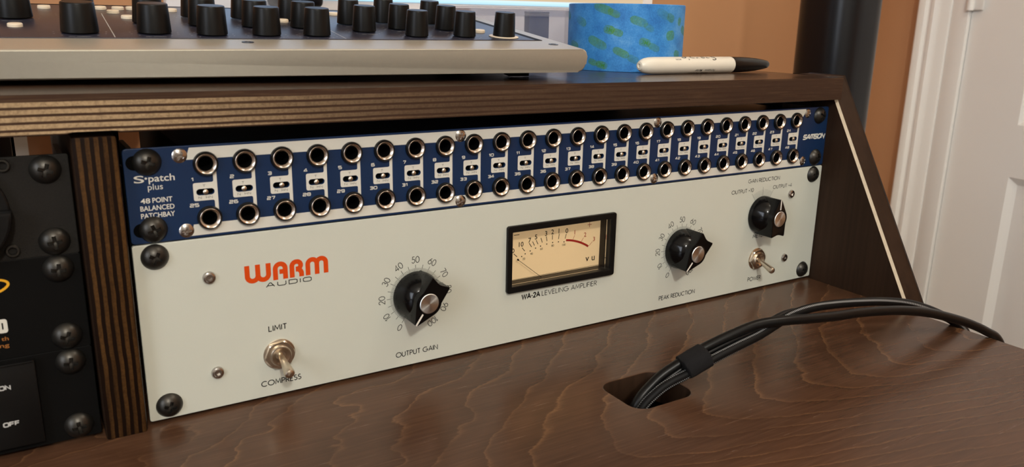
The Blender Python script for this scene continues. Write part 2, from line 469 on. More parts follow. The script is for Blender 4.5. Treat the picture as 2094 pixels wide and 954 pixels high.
def ribbon(polys, w, closed=False):
    """flat strokes of width w; polys = list of point lists (optionally closing on themselves)"""
    bm = bmesh.new()
    for si, pts in enumerate(polys):
        lift = (si % 4) * 0.004
        pts = [Vector((p[0], p[1])) for p in pts]
        cl = (pts[0] - pts[-1]).length < 1e-5 and len(pts) > 2
        if cl: pts = pts[:-1]
        n = len(pts); Lv, Rv = [], []
        for i in range(n):
            if cl: d1 = pts[i] - pts[i - 1]; d2 = pts[(i + 1) % n] - pts[i]
            else:
                d1 = pts[i] - pts[i - 1] if i else pts[1] - pts[0]
                d2 = pts[i + 1] - pts[i] if i < n - 1 else d1
            d1 = d1.normalized(); d2 = d2.normalized()
            n1 = Vector((-d1.y, d1.x)); n2 = Vector((-d2.y, d2.x)); m = n1 + n2
            if m.length < 1e-6: m = n1
            m = m.normalized(); k = 1 / max(m.dot(n1), 0.5)
            Lv.append(bm.verts.new((*(pts[i] + m * k * w / 2), lift))); Rv.append(bm.verts.new((*(pts[i] - m * k * w / 2), lift)))
        for i in range(n if cl else n - 1):
            j = (i + 1) % n
            try: bm.faces.new((Lv[i], Rv[i], Rv[j], Lv[j]))
            except ValueError: pass
    for f in bm.faces:
        f.normal_update()
        if f.normal.z < 0: f.normal_flip()
    me = bpy.data.meshes.new('ribbon'); bm.to_mesh(me); bm.free()
    return me

# ---------------------------------------------------------------- lettering
def arc(cx, cy, rx, ry, a0, a1, n=14):
    return [(cx + rx * cos(rad(a0 + (a1 - a0) * i / n)), cy + ry * sin(rad(a0 + (a1 - a0) * i / n))) for i in range(n + 1)]
FUT = {   # thin geometric capitals and figures; value = (advance, strokes)
 'A': (.74, [[(0, 0), (.37, 1), (.74, 0)], [(.13, .33), (.61, .33)]]),
 'C': (.86, [arc(.5, .5, .5, .5, 48, 312)]),
 'D': (.72, [[(0, 0), (0, 1), (.22, 1)] + arc(.22, .5, .5, .5, 90, -90)[1:] + [(0, 0)]]),
 'E': (.44, [[(.44, 1), (0, 1), (0, 0), (.44, 0)], [(0, .52), (.4, .52)]]),
 'F': (.42, [[(.42, 1), (0, 1), (0, 0)], [(0, .52), (.38, .52)]]),
 'G': (.98, [arc(.5, .5, .5, .5, 48, 352) + [(.98, .47), (.56, .47)]]),
 'I': (.0, [[(0, 0), (0, 1)]]),
 'K': (.56, [[(0, 0), (0, 1)], [(.54, 1), (0, .45)], [(.12, .57), (.56, 0)]]),
 'L': (.42, [[(0, 1), (0, 0), (.42, 0)]]),
 'M': (.84, [[(0, 0), (.1, 1), (.42, .22), (.74, 1), (.84, 0)]]),
 'N': (.70, [[(0, 0), (0, 1), (.7, 0), (.7, 1)]]),
 'O': (1.0, [arc(.5, .5, .5, .5, 0, 360, 28)]),
 'P': (.50, [[(0, 0), (0, 1), (.24, 1)] + arc(.24, .74, .26, .26, 90, -90)[1:] + [(0, .48)]]),
 'R': (.52, [[(0, 0), (0, 1), (.24, 1)] + arc(.24, .74, .26, .26, 90, -90)[1:] + [(0, .48)], [(.22, .48), (.52, 0)]]),
 'S': (.46, [arc(.24, .76, .21, .24, 40, 250, 12) + arc(.22, .26, .24, .26, 70, -150, 12)]),
 'T': (.56, [[(0, 1), (.56, 1)], [(.28, 1), (.28, 0)]]),
 'U': (.60, [[(0, 1), (0, .3)] + arc(.3, .3, .3, .3, 180, 360) + [(.6, 1)]]),
 'V': (.70, [[(0, 1), (.35, 0), (.7, 1)]]),
 'W': (1.06, [[(0, 1), (.27, 0), (.53, .9), (.79, 0), (1.06, 1)]]),
 '0': (.60, [arc(.3, .5, .3, .5, 0, 360, 26)]),
 '1': (.22, [[(0, .78), (.2, 1), (.2, 0)]]),
 '2': (.52, [arc(.26, .72, .25, .28, 175, -20, 12) + [(0.0, 0), (.54, 0)]]),
 '3': (.50, [arc(.24, .76, .22, .24, 150, -90, 12), arc(.24, .27, .26, .27, 90, -150, 12)]),
 '4': (.60, [[(.44, 0), (.44, 1), (0, .27), (.6, .27)]]),
 '5': (.50, [[(.46, 1), (.14, 1), (.07, .57)] + arc(.23, .32, .27, .32, 118, -150, 12)]),
 '6': (.56, [[(.40, 1), (.06, .46)], arc(.28, .31, .28, .31, 0, 360, 20)]),
 '7': (.52, [[(0, 1), (.52, 1), (.14, 0)]]),
 '8': (.50, [arc(.25, .76, .20, .24, 0, 360, 18), arc(.25, .27, .25, .27, 0, 360, 20)]),
 '9': (.56, [[(.16, 0), (.50, .54)], arc(.28, .69, .28, .31, 0, 360, 20)]),
 '+': (.34, [[(0, .45), (.34, .45)], [(.17, .27), (.17, .63)]]),
 '-': (.26, [[(0, .42), (.26, .42)]]), ' ': (.18, [])}
def sq(*p): return list(p)
c_ = .14
EUR = {   # wide square figures and capitals
 '0': (1., [[(c_, 0), (1 - c_, 0), (1, c_), (1, 1 - c_), (1 - c_, 1), (c_, 1), (0, 1 - c_), (0, c_), (c_, 0)]]),
 '1': (.42, [[(.0, .78), (.28, 1), (.36, 1), (.36, 0)]]),
 '2': (1., [[(0, 1), (1 - c_, 1), (1, 1 - c_), (1, .5 + c_), (1 - c_, .5), (c_, .5), (0, .5 - c_), (0, 0), (1, 0)]]),
 '3': (1., [[(0, 1), (1 - c_, 1), (1, 1 - c_), (1, c_), (1 - c_, 0), (0, 0)], [(.25, .5), (1, .5)]]),
 '4': (1., [[(.72, 0), (.72, 1), (.55, 1), (0, .34), (0, .24), (1.05, .24)]]),
 '5': (1., [[(1, 1), (0, 1), (0, .55), (1 - c_, .55), (1, .55 - c_), (1, c_), (1 - c_, 0), (0, 0)]]),
 '6': (1., [[(.95, 1), (c_, 1), (0, 1 - c_), (0, c_), (c_, 0), (1 - c_, 0), (1, c_), (1, .55 - c_), (1 - c_, .55), (0, .55)]]),
 '7': (.9, [[(0, 1), (.9, 1), (.9, .85), (.4, 0)]]),
 '8': (1., [[(c_, 0), (1 - c_, 0), (1, c_), (1, 1 - c_), (1 - c_, 1), (c_, 1), (0, 1 - c_), (0, c_), (c_, 0)], [(0, .5), (1, .5)]]),
 '9': (1., [[(.05, 0), (1 - c_, 0), (1, c_), (1, 1 - c_), (1 - c_, 1), (c_, 1), (0, 1 - c_), (0, .45 + c_), (c_, .45), (1, .45)]]),
 'A': (1.1, [[(0, 0), (.47, 1), (.63, 1), (1.1, 0)], [(.2, .32), (.9, .32)]]),
 'U': (1.1, [[(0, 1), (0, .2), (.2, 0), (.9, 0), (1.1, .2), (1.1, 1)]]),
 'D': (1.1, [[(0, 0), (0, 1), (.85, 1), (1.1, .8), (1.1, .2), (.85, 0), (0, 0)]]),
 'I': (.0, [[(0, 0), (0, 1)]]),
 'O': (1.1, [[(.22, 0), (.88, 0), (1.1, .2), (1.1, .8), (.88, 1), (.22, 1), (0, .8), (0, .2), (.22, 0)]]),
 'N': (1.0, [[(0, 0), (0, 1), (1, 0), (1, 1)]]),
 'H': (1.0, [[(0, 0), (0, 1)], [(1, 0), (1, 1)], [(0, .5), (1, .5)]]),
 'T': (1.0, [[(0, 1), (1, 1)], [(.5, 1), (.5, 0)]]),
 'F': (.9, [[(.9, 1), (0, 1), (0, 0)], [(0, .5), (.8, .5)]]),
 'S': (1.0, [[(1, 1), (c_, 1), (0, 1 - c_), (0, .5 + c_), (c_, .5), (1 - c_, .5), (1, .5 - c_), (1, c_), (1 - c_, 0), (0, 0)]]),
 'M': (1.2, [[(0, 0), (0, 1), (1.2, 1), (1.2, 0)], [(.6, 1), (.6, 0)]]),
 ' ': (.4, [])}
def strokes(txt, font, size, gap=.2, wide=1.0, align='C', shear=0.0):
    x, out = 0.0, []
    for ch in txt:
        adv, st = font[ch]
        for s in st: out.append([((x + p[0] * wide), p[1]) for p in s])
        x += adv * wide + gap
    x -= gap
    ox = {'C': -x / 2, 'L': 0.0, 'R': -x}[align]
    return [[((p[0] + ox + shear * p[1]) * size, p[1] * size) for p in s] for s in out], x * size
def place(polys, x, y, rot=0.0):
    c, s = cos(rot), sin(rot)
    return [[(x + p[0] * c - p[1] * s, y + p[0] * s + p[1] * c) for p in q] for q in polys]
def fit(txt, font, h, width, gap=.2, align='L', shear=0.0):
    """strokes of cap height h squeezed or spread to a total width"""
    st, w = strokes(txt, font, h, gap, 1.0, 'L', shear)
    k = width / w
    o = {'L': 0, 'C': -width / 2, 'R': -width}[align]
    return [[(p[0] * k + o, p[1]) for p in s] for s in st]
def bfont(txt, size, width=None, bold=0.0, shear=0.0, align='LEFT', spacing=1.0):
    cu = bpy.data.curves.new('tmp', 'FONT'); cu.body = txt; cu.size = size; cu.offset = bold; cu.shear = shear; cu.align_x = align; cu.space_character = spacing
    cu.resolution_u = 4
    o = bpy.data.objects.new('tmp', cu); COL.objects.link(o)
    dg = bpy.context.evaluated_depsgraph_get()
    me = bpy.data.meshes.new_from_object(o.evaluated_get(dg))
    bpy.data.objects.remove(o); bpy.data.curves.remove(cu)
    if width:
        xs = [v.co.x for v in me.vertices]; k = width / (max(xs) - min(xs)); x0 = min(xs)
        for v in me.vertices: v.co.x = (v.co.x - x0) * k
    return me
def moved(me, x, y, z=0.0, rot=0.0):
    m = Matrix.Translation((x, y, z)) @ Matrix.Rotation(rot, 4, 'Z')
    me.transform(m); return me
INK = 0.06
def ink(name, mes, mat, t, u=None, v=None, n=INK, parent=None, label=None):
    """printed marks: meshes already in panel mm with y = -v"""
    me = merge(mes) if isinstance(mes, list) else mes
    u0, v0 = ORG[t.name]
    for q in me.vertices: q.co = Vector(((q.co.x - u0) * MM, (q.co.y + v0) * MM, (q.co.z + n) * MM))
    o = mesh_obj(name, me, mat, parent or t)
    if label: o['label'] = label
    return o
def pobj(name, me, mat, t, parent=None, label=None):
    """mesh given in panel mm (x=u, y=-v, z=outward) made local to the thing t"""
    u0, v0 = ORG[t.name]
    for q in me.vertices: q.co = Vector(((q.co.x - u0) * MM, (q.co.y + v0) * MM, q.co.z * MM))
    o = mesh_obj(name, me, mat, parent or t)
    if label: o['label'] = label
    return o

# ================================================================== room
RW = 1500.0     # right wall, u
BWZ = 800.0     # back wall, z
FL = 875.0      # floor, v
def wbox(u0, v0, z0, u1, v1, z1, bevel=0.0):
    a, b = W(u0, v0, z0), W(u1, v1, z1)
    return box(a.x, a.y, a.z, b.x, b.y, b.z, bevel)
def room(name, me, mat, label):
    return struct(mesh_obj(name, me, mat), label)
LWU, FRZ, CE = -1900.0, -2600.0, -1560.0
room('floor', wbox(LWU - 60, FL, FRZ - 60, RW + 60, FL + 40, BWZ + 60), M['floor'], 'carpeted floor')
room('ceiling', wbox(LWU - 60, CE - 40, FRZ - 60, RW + 60, CE, BWZ + 60), M['ceiling'], 'white ceiling')
room('wall_back', wbox(LWU - 60, CE, BWZ, RW + 60, FL, BWZ + 60), M['wall'], 'terracotta back wall')
room('wall_front', wbox(LWU - 60, CE, FRZ - 60, RW + 60, FL, FRZ), M['pale_wall'], 'pale wall behind the viewer')
room('wall_left', wbox(LWU - 60, CE, FRZ, LWU, FL, BWZ), M['pale_wall'], 'pale left wall')
# right wall with the door opening (z from -330 to 506)
DT = -1165.0
bm = bmesh.new()
for (v0, v1, z0, z1) in ((CE, FL, 506, BWZ), (CE, FL, FRZ, -330), (CE, DT, -330, 506)):
    a, b = W(RW, v0, z0), W(RW + 100, v1, z1)
    boxbm(bm, a.x, min(a.y, b.y), min(a.z, b.z), b.x, max(a.y, b.y), max(a.z, b.z))
room('wall_right', from_bm(bm, 'wall'), M['wall'], 'brown terracotta wall beside the door')
# moulded casing: profile (z, protrusion from the wall)
prof = [(575, 0), (575, 16), (572, 18), (566, 18.5), (560, 17), (555, 12.5), (551, 12), (549, 14.5), (543, 15), (536, 11), (530, 9), (517, 8.5), (514, 7), (513, 0)]
def casing(prof, mirror=None):
    bm = bmesh.new(); rows = []
    for v in (DT - 60, FL):
        rows.append([bm.verts.new(W(RW - p, v, z if mirror is None else mirror - z)) for z, p in prof])
    for i in range(len(prof) - 1): bm.faces.new((rows[0][i], rows[0][i + 1], rows[1][i + 1], rows[1][i]))
    bm.faces.new(rows[0]); bm.faces.new(rows[1]); bm.faces.new((rows[0][0], rows[0][-1], rows[1][-1], rows[1][0]))
    return from_bm(bm, 'casing', 25)
room('trim_1', casing(prof), M['trim_white'], 'white moulded door casing nearest the corner')
room('trim_2', casing(prof, 176), M['trim_white'], 'white moulded door casing on the far side')
room('trim_3', wbox(RW - 15, DT - 60, -337, RW, DT, 513, 0.004), M['trim_white'], 'white head casing over the door')
room('trim_4', merge([wbox(RW - 5, DT, 480.5, RW + 90, FL, 514, 0.002), wbox(RW - 3, DT, -330, RW + 90, FL, -305, 0.002)]), M['trim_white'], 'white door jambs')
room('baseboard_back', wbox(LWU, FL - 90, BWZ - 14, RW, FL, BWZ, 0.003), M['trim_white'], 'white baseboard along the back wall')
# panelled door: recessed mouldings
door = thing('door_1', 'white panelled door, closed, hung at the right wall', 'door', loc=W(RW, FL, 90))
door['kind'] = 'structure'
def dloc(u, v, z): return W(u, v, z) - W(RW, FL, 90)
def door_leaf():
    bm = bmesh.new()
    zs0, zs1 = -303.0, 479.0
    panels = [(-62, 364, 205, 800), (-62, 364, -720, 110), (-62, 364, -1120, -800)]
    panels = [(-190, 62, a, b) for _, _, a, b in panels] + [(112, 364, a, b) for _, _, a, b in panels]
    zc = sorted({zs0, zs1} | {p[0] for p in panels} | {p[1] for p in panels})
    vc = sorted({DT + 3, FL - 8} | {p[2] for p in panels} | {p[3] for p in panels})
    F = RW + 4
    for i in range(len(zc) - 1):
        for j in range(len(vc) - 1):
            zm, vm = (zc[i] + zc[i + 1]) / 2, (vc[j] + vc[j + 1]) / 2
            if any(p[0] < zm < p[1] and p[2] < vm < p[3] for p in panels): continue
            bm.faces.new([bm.verts.new(dloc(F, v, z)) for z, v in ((zc[i], vc[j]), (zc[i + 1], vc[j]), (zc[i + 1], vc[j + 1]), (zc[i], vc[j + 1]))])
    steps = [(0, 0), (4, 3.0), (14, 9.0), (26, 9.5), (48, 3.5)]
    for z0, z1, v0, v1 in panels:
        ring = None
        for ins, dep in steps:
            r = [bm.verts.new(dloc(F + dep, v, z)) for z, v in ((z0 + ins, v0 + ins), (z1 - ins, v0 + ins), (z1 - ins, v1 - ins), (z0 + ins, v1 - ins))]
            if ring:
                for k in range(4): bm.faces.new((ring[k], ring[(k + 1) % 4], r[(k + 1) % 4], r[k]))
            ring = r
        bm.faces.new(ring)
    bmesh.ops.remove_doubles(bm, verts=bm.verts[:], dist=1e-5)
    a, b = dloc(F + 11, DT + 3, zs0), dloc(F + 36, FL - 8, zs1)
    boxbm(bm, a.x, a.y, b.z, b.x, b.y, a.z)
    # slim returns closing the slab's edges
    for z in (zs0, zs1):
        bm.faces.new([bm.verts.new(dloc(x, v, z)) for x, v in ((F, DT + 3), (F + 11, DT + 3), (F + 11, FL - 8), (F, FL - 8))])
    return from_bm(bm, 'leaf', 20)
mesh_obj('door_leaf', door_leaf(), M['trim_white'], door)
def hinge(vc):
    a = dloc(RW - 3, vc, 479)
    k = lathe([(0, -46 * MM), (6.5 * MM, -46 * MM), (6.5 * MM, 46 * MM), (0, 46 * MM)], 20)
    k.transform(Matrix.Translation(a - Vector((0.003, 0, 0))))
    pl = box(a.x - 0.001, a.y - 0.022, a.z - 0.045, a.x + 0.004, a.y + 0.0, a.z + 0.045, 0.0006)
    return merge([k, pl])
for vc in (-135, -1000, 700):
    mesh_obj('hinge', hinge(vc), M['trim_white'], door)

# ================================================================== studio desk
desk = thing('studio_desk', 'dark stained plywood studio desk with built-in rack bays and raised shelf', 'desk', loc=W(200, HB, -60))
DO = Vector(desk.location)
def dpart(name, me, mat, label=None):
    for q in me.vertices: q.co = q.co - DO
    o = mesh_obj(name, me, mat, desk)
    if label: o['label'] = label
    return o
# materials on the desk use object coordinates relative to the desk origin (u=200, z=-60)
def desk_top():
    outer = rrect(-560, -470, 482, 262, [0.5, .5, .5, .5], 1)
    slot = [(u, z) for u, z in rrect(216, -107.5, 258.5, -71.5, 9.0, 8)]
    me = plate([outer], [slot], 18.0, 0.7)
    me.transform(Matrix.Diagonal((MM, MM, MM, 1)))
    me.transform(Matrix.Translation((0, 0, -0.018)))
    return me
def recentre(o):
    pass
dt_ = desk_top()
for p in dt_.polygons:
    c = p.center
    if abs(p.normal.z) < .5 and .21 < c.x < .265 and -.115 < c.y < -.06: p.material_index = 1
top = dpart('desktop', dt_, [M['desk'], M['wood_z']])
# shelf: slightly lower at the right-hand end, as in the photo
def sv_top(u): return -21.9 - (483 - u) * 0.0082
def sv_bot(u): return -5.9 - (483 - u) * 0.0064
def shelf_mesh():
    # front outline with the dado over the post, extruded back; the front corner follows the side panel
    fr = [(-540, 'b'), (-20.6, 'b'), (-19.2, 'n'), (-2.6, 'n'), (-1.4, 'b'), (483, 'b'), (483, 't'), (-540, 't')]
    z0 = -9.5
    def pt(u, k, z):
        v = {'b': sv_bot(u), 'n': sv_bot(u) - 1.9, 't': sv_top(u)}[k]
        return W(u, v, z)
    bm = bmesh.new()
    backz = lambda u: 262.0
    f = [bm.verts.new(pt(u, k, z0)) for u, k in fr]
    b = [bm.verts.new(pt(u if u < 450 else (446 if True else u), k, backz(u))) for u, k in fr]
    # cut back corner on the right: extra verts
    c1 = [bm.verts.new(pt(483, k, 62)) for k in ('b', 't')]
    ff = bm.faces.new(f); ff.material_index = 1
    n = len(f)
    for i in range(n):
        j = (i + 1) % n
        if i == 5:   # right end
            bm.faces.new((f[5], f[6], c1[1], c1[0])); bm.faces.new((c1[0], c1[1], b[6], b[5]))
        elif i == 4: bm.faces.new((f[4], f[5], c1[0], b[5], b[4]))
        elif i == 6: bm.faces.new((f[6], f[7], b[7], b[6], c1[1]))
        else: bm.faces.new((f[i], f[j], b[j], b[i]))
    bm.faces.new(b)
    fe = [e for e in ff.edges if abs(e.verts[0].co.z - e.verts[1].co.z) < 0.006]
    bmesh.ops.bevel(bm, geom=fe, offset=0.0008, segments=2, affect='EDGES', profile=0.5)
    return from_bm(bm, 'shelf', 30)
# the shelf is its own local frame so the ply stripes run with its tilt
sh_me = shelf_mesh()
sh_o = W(0, -7.6, 0)
sh_rot = Matrix.Rotation(-math.atan(0.0074), 4, 'Y')
tilt = math.atan(0.0074)
sh_m = Matrix.Translation(sh_o - DO) @ Matrix.Rotation(tilt, 4, 'Y')
inv = (Matrix.Translation(sh_o) @ Matrix.Rotation(tilt, 4, 'Y')).inverted()
sh_me.transform(inv)
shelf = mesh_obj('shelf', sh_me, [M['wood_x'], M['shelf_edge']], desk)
shelf.matrix_local = sh_m
# right side panel: slanted front edge with a bare chamfer
def side_panel(ua, ub, chamfer):
    pts = [(135.0, -85.0), (-21.9, 4.2), (-21.9, 36.0), (60, 70), (134.5, 110)]   # (v, z)
    pts = [(146.0, -88.0), (134.0, -84.5), (-21.9, 4.0), (-21.9, 36.0), (40, 120), (40, 258), (146.0, 258)]
    bm = bmesh.new()
    A = [bm.verts.new(W(ua, v, z)) for v, z in pts]; B = [bm.verts.new(W(ub, v, z)) for v, z in pts]
    bm.faces.new(A); bm.faces.new(B[::-1])
    n = len(pts)
    for i in range(n): bm.faces.new((A[i], A[(i + 1) % n], B[(i + 1) % n], B[i]))
    bm.edges.ensure_lookup_table()
    if chamfer:
        e = [e for e in bm.edges if {e.verts[0], e.verts[1]} == {A[1], A[2]}]
        r = bmesh.ops.bevel(bm, geom=e, offset=0.0016, segments=1, affect='EDGES', profile=0.5)
        for f in r['faces']: f.material_index = 1
    rest = [e for e in bm.edges if all(f.material_index == 0 for f in e.link_faces)]
    bmesh.ops.bevel(bm, geom=[e for e in rest if e.calc_face_angle(0) > 0.9], offset=0.0006, segments=1, affect='EDGES')
    return from_bm(bm, 'side', 30)
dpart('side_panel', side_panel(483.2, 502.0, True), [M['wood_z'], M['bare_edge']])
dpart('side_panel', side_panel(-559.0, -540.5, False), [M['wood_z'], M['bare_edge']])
# divider post between the two bays: plywood edge facing the room
def post():
    me = box(-20.0 * MM, -0.006, -0.0002, -2.2 * MM, 0.20, 0.1420, 0.0014)
    return me
pm = post()
pc = Vector((-11.1 * MM, 0, 0))
for q in pm.vertices: q.co = q.co - pc
for p in pm.polygons:
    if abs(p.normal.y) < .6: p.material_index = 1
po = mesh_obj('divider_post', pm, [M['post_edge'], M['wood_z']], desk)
po.location = pc - DO
# carcass: dark board closing the back of the right-hand bay, rack rails, legs
dpart('back_panel', wbox(42, -6.0, 244, 483, 134, 250), M['flat_black'])
dpart('back_panel', wbox(-540, -6.0, 244, -40, 134, 250), M['flat_black'])
dpart('back_panel', wbox(-12.5, -6.0, 244, 24, 134, 250), M['flat_black'])
bm = bmesh.new(); boxes = [(186, 292, -134, -132), (186, 292, -54, -52), (290, 292, -132, -54), (186, 188, -132, -54)]  # black box added under the slot so its inside reads dark
for u0, u1, z0, z1 in boxes:
    a, b = W(u0, 152.6, z0), W(u1, 360, z1); boxbm(bm, a.x, a.y, b.z, b.x, b.y, a.z)
a, b = W(186, 358, -134), W(292, 360, -52); boxbm(bm, a.x, a.y, b.z, b.x, b.y, a.z)
dpart('slot_shade_box', from_bm(bm, 'shade_box'), M['flat_black'])
for (u0, u1) in ((3.0, 17.5), (466, 481), (-38, -23), (-538, -523)):
    dpart('rack_rail', merge([wbox(u0, 1.0, 2.4, u1, 133, 4.4), wbox(u0 if u0 in (3.0,) else u1 - 2, 1.0, 4.4, (u0 + 2) if u0 in (3.0,) else u1, 133, 40)]), M['zinc'])
for (u0, z0) in ((-545, -430), (-545, 180), (440, -380), (440, 180)):
    dpart('leg', wbox(u0, 152.4, z0, u0 + 36, FL - 0.2, z0 + 60, 0.002), M['wood_z'])

# ================================================================== screws shared by the rack gear
def dome_screw(R_=6.2, h=3.9, n=46, wx=0.74, lx=2.7, depth=2.3):
    """truss head with a Phillips recess, base at z=0 (mm)"""
    bm = bmesh.new(); g = {}
    def zz(r): 
        rr = (R_ * R_ + h * h) / (2 * h)
        return sqrt(max(rr * rr - r * r, 0)) - (rr - h)
    for i in range(n + 1):
        for j in range(n + 1):
            a, b = -1 + 2 * i / n, -1 + 2 * j / n
            x = a * sqrt(1 - b * b / 2); y = b * sqrt(1 - a * a / 2)
            # pull grid lines toward the centre for a crisper cross
            r = sqrt(x * x + y * y); k = (0.62 + 0.38 * r) if r > 0 else 1
            x *= R_ * k; y *= R_ * k; r = sqrt(x * x + y * y)
            z = zz(r)
            ax, ay = abs(x), abs(y)
            if (ax < wx and ay < lx) or (ay < wx and ax < lx) or (ax + ay < wx * 2.3): z -= depth * (1 - 0.45 * max(ax, ay) / lx)
            g[i, j] = bm.verts.new((x * MM, y * MM, z * MM))
    for i in range(n):
        for j in range(n): bm.faces.new((g[i, j], g[i + 1, j], g[i + 1, j + 1], g[i, j + 1]))
    ed = [g[i, 0] for i in range(n)] + [g[n, j] for j in range(n)] + [g[i, n] for i in range(n, 0, -1)] + [g[0, j] for j in range(n, 0, -1)]
    lo = [bm.verts.new((v.co.x, v.co.y, -0.00015)) for v in ed]
    for i in range(len(ed)): bm.faces.new((ed[i], lo[i], lo[(i + 1) % len(ed)], ed[(i + 1) % len(ed)]))
    return from_bm(bm, 'screw', 38)
def turned(me, n):
    out = []
    for i in range(n):
        m = me.copy(); m.transform(Matrix.Rotation(rad(-28 + 56 * i / n), 4, 'Z')); out.append(m)
    return out
SCREW = turned(dome_screw(), 5)
SMALL = dome_screw(3.4, 1.05, 36, 0.5, 1.9, 0.75)
def hexscrew():
    prof = [(3.1, 0), (3.1, .55), (2.75, 1.3), (2.1, 1.65), (1.72, 1.68)]
    me = lathe([(r * MM, z * MM) for r, z in prof], 30)
    bm = bmesh.new(); bm.from_mesh(me)
    o = [bm.verts.new((1.72 * MM * cos(2 * pi * i / 30), 1.72 * MM * sin(2 * pi * i / 30), 1.68 * MM)) for i in range(30)]
    def hx(i): 
        a = 2 * pi * i / 30; s = (a % (pi / 3)) - pi / 6
        return 1.30 * MM / cos(s) * cos(pi / 6) * 1.0
    inn = [bm.verts.new((hx(i) * cos(2 * pi * i / 30), hx(i) * sin(2 * pi * i / 30), 1.66 * MM)) for i in range(30)]
    bot = [bm.verts.new((v.co.x, v.co.y, 0.5 * MM)) for v in inn]
    for i in range(30):
        j = (i + 1) % 30
        bm.faces.new((o[i], o[j], inn[j], inn[i])); bm.faces.new((inn[i], inn[j], bot[j], bot[i]))
    bm.faces.new(bot)
    return from_bm(bm, 'hex', 30)
HEX = hexscrew()
def put(name, me, mat, t, u, v, n=0.0, rot=0.0, parent=None):
    o = bpy.data.objects.new(name, me)
    if not me.materials:
        for m in (mat if isinstance(mat, (list, tuple)) else [mat]): me.materials.append(m)
    link(o, parent or t)
    o.location = L(t, u, v, n); o.rotation_euler = (0, 0, rot)
    return o
def rack_screws(t, us, vs, n=2.0):
    for u in us:
        for v in vs: put('rack_screw', random.choice(SCREW), M['black_metal'], t, u, v, n)
PT = 2.0   # faceplate thickness; the faces lie on z = 0, so plates run from z=0 back; n is measured from the plate's back
# every device's local n = 0 lies on the visible face of its panel

# ================================================================== patch bay
pb = panel_thing('patchbay', 'blue and white patch bay with two rows of jack sockets above the light grey unit', 'patch bay', 241.3, 43.6)
JU0, JP, JV1, JV2 = 34.628, 17.925, 8.57, 34.6
chan = [JU0 + JP * i for i in range(24)]
holes = []
for u in chan:
    holes.append(circle(u, -JV1, 4.4, 20)); holes.append(circle(u, -JV2, 4.4, 20)); holes.append(stadium(u - 0.95, -22.0, 8.3, 3.1, 5))
me = plate([rrect(0, -43.55, 482.6, 0, 1.6)], holes, 2.0, 0.25)
for q in me.vertices: q.co.z -= 2.0
pobj('faceplate', me, M['blue'], pb)
# printed white bands, channel strips and switch boxes with their holes
def channel_outline(u):
    xa, xb = u + 2.95, u + 4.6
    bx0 = u - 6.35
    o = [(xb, -JV1), (xb, -34.4), (xa, -34.4)]
    o += [(xa, -26.9)] + [(xa - .8 + .8 * cos(rad(t)), -26.9 + .8 * sin(rad(t))) for t in (20, 45, 70, 90)]
    o += [(bx0 + .9, -26.1)] + [(bx0 + .9 + .9 * cos(rad(t)), -25.2 + .9 * sin(rad(t))) for t in (250, 225, 200, 180)]
    o += [(bx0, -18.4)] + [(bx0 + .9 + .9 * cos(rad(t)), -18.4 + .9 * sin(rad(t))) for t in (160, 135, 110, 90)]
    o += [(xa - .8, -17.5)] + [(xa - .8 + .8 * cos(rad(t)), -16.7 + .8 * sin(rad(t))) for t in (290, 315, 340, 360)]
    o += [(xa, -JV1)]
    return o
def bool_cut(me, cutters):
    """subtract upright cylinders [(x, y, r)] from a flat slab"""
    bm = bmesh.new()
    for x, y, r in cutters:
        m = Matrix.Translation((x, y, 0))
        bmesh.ops.create_cone(bm, cap_ends=True, segments=24, radius1=r, radius2=r, depth=4, matrix=m)
    cm = bpy.data.meshes.new('cut'); bm.to_mesh(cm); bm.free()
    a = bpy.data.objects.new('a', me); b = bpy.data.objects.new('b', cm)
    COL.objects.link(a); COL.objects.link(b)
    md = a.modifiers.new('b', 'BOOLEAN'); md.object = b; md.operation = 'DIFFERENCE'; md.solver = 'EXACT'
    dg = bpy.context.evaluated_depsgraph_get()
    r = bpy.data.meshes.new_from_object(a.evaluated_get(dg))
    bpy.data.objects.remove(a); bpy.data.objects.remove(b); bpy.data.meshes.remove(cm); bpy.data.meshes.remove(me)
    return r
bt = plate([[(26.0, -6.3), (27.9, -0.75), (457.2, -0.75), (456.6, -3.2), (454.6, -6.3)]], [], 0.06)
bb = plate([[(25.7, -42.6), (27.3, -37.2), (455, -37.2), (457, -40.0), (457.4, -42.6)]], [], 0.06)
cuts1 = [(u, -JV1, 4.6) for u in chan]; cuts2 = [(u, -JV2, 4.6) for u in chan]
bt = bool_cut(bt, cuts1); bb = bool_cut(bb, cuts2)
strips = []
for u in chan:
    s = plate([channel_outline(u)], [stadium(u - 0.95, -22.0, 8.3, 3.1, 5)], 0.06)
    strips.append(bool_cut(s, [(u, -JV1, 4.6), (u, -JV2, 4.6)]))
strip_me = merge(strips)
for m_ in (bt, bb, strip_me):
    for p in m_.polygons: p.use_smooth = False
pobj('printed_band', bt, M['white_ink'], pb); pobj('printed_band', bb, M['white_ink'], pb)
pobj('printed_channel_strips', strip_me, M['white_ink'], pb)
nums, legend = [], []
for i, u in enumerate(chan):
    for k, v in ((i + 1, 16.55), (i + 25, 28.85)):
        st, w = strokes(str(k), EUR, 1.38, .42, 1.18, 'C')
        nums += place(st, u - 6.35, -v + .15)
    legend += place(strokes('T', EUR, 1.05, .2, 1.15)[0], u - 1.4, -19.6)
    legend += place(strokes('N', EUR, 1.05, .2, 1.25)[0], u - 3.6, -25.15)
    legend += place(strokes('HN', EUR, 1.05, .50, 1.1)[0], u + .55, -25.15)
ink('channel_numbers', ribbon(nums, 0.40), M['white_ink'], pb)
ink('switch_legends', ribbon(legend, 0.13), M['black_ink'], pb, n=0.12)
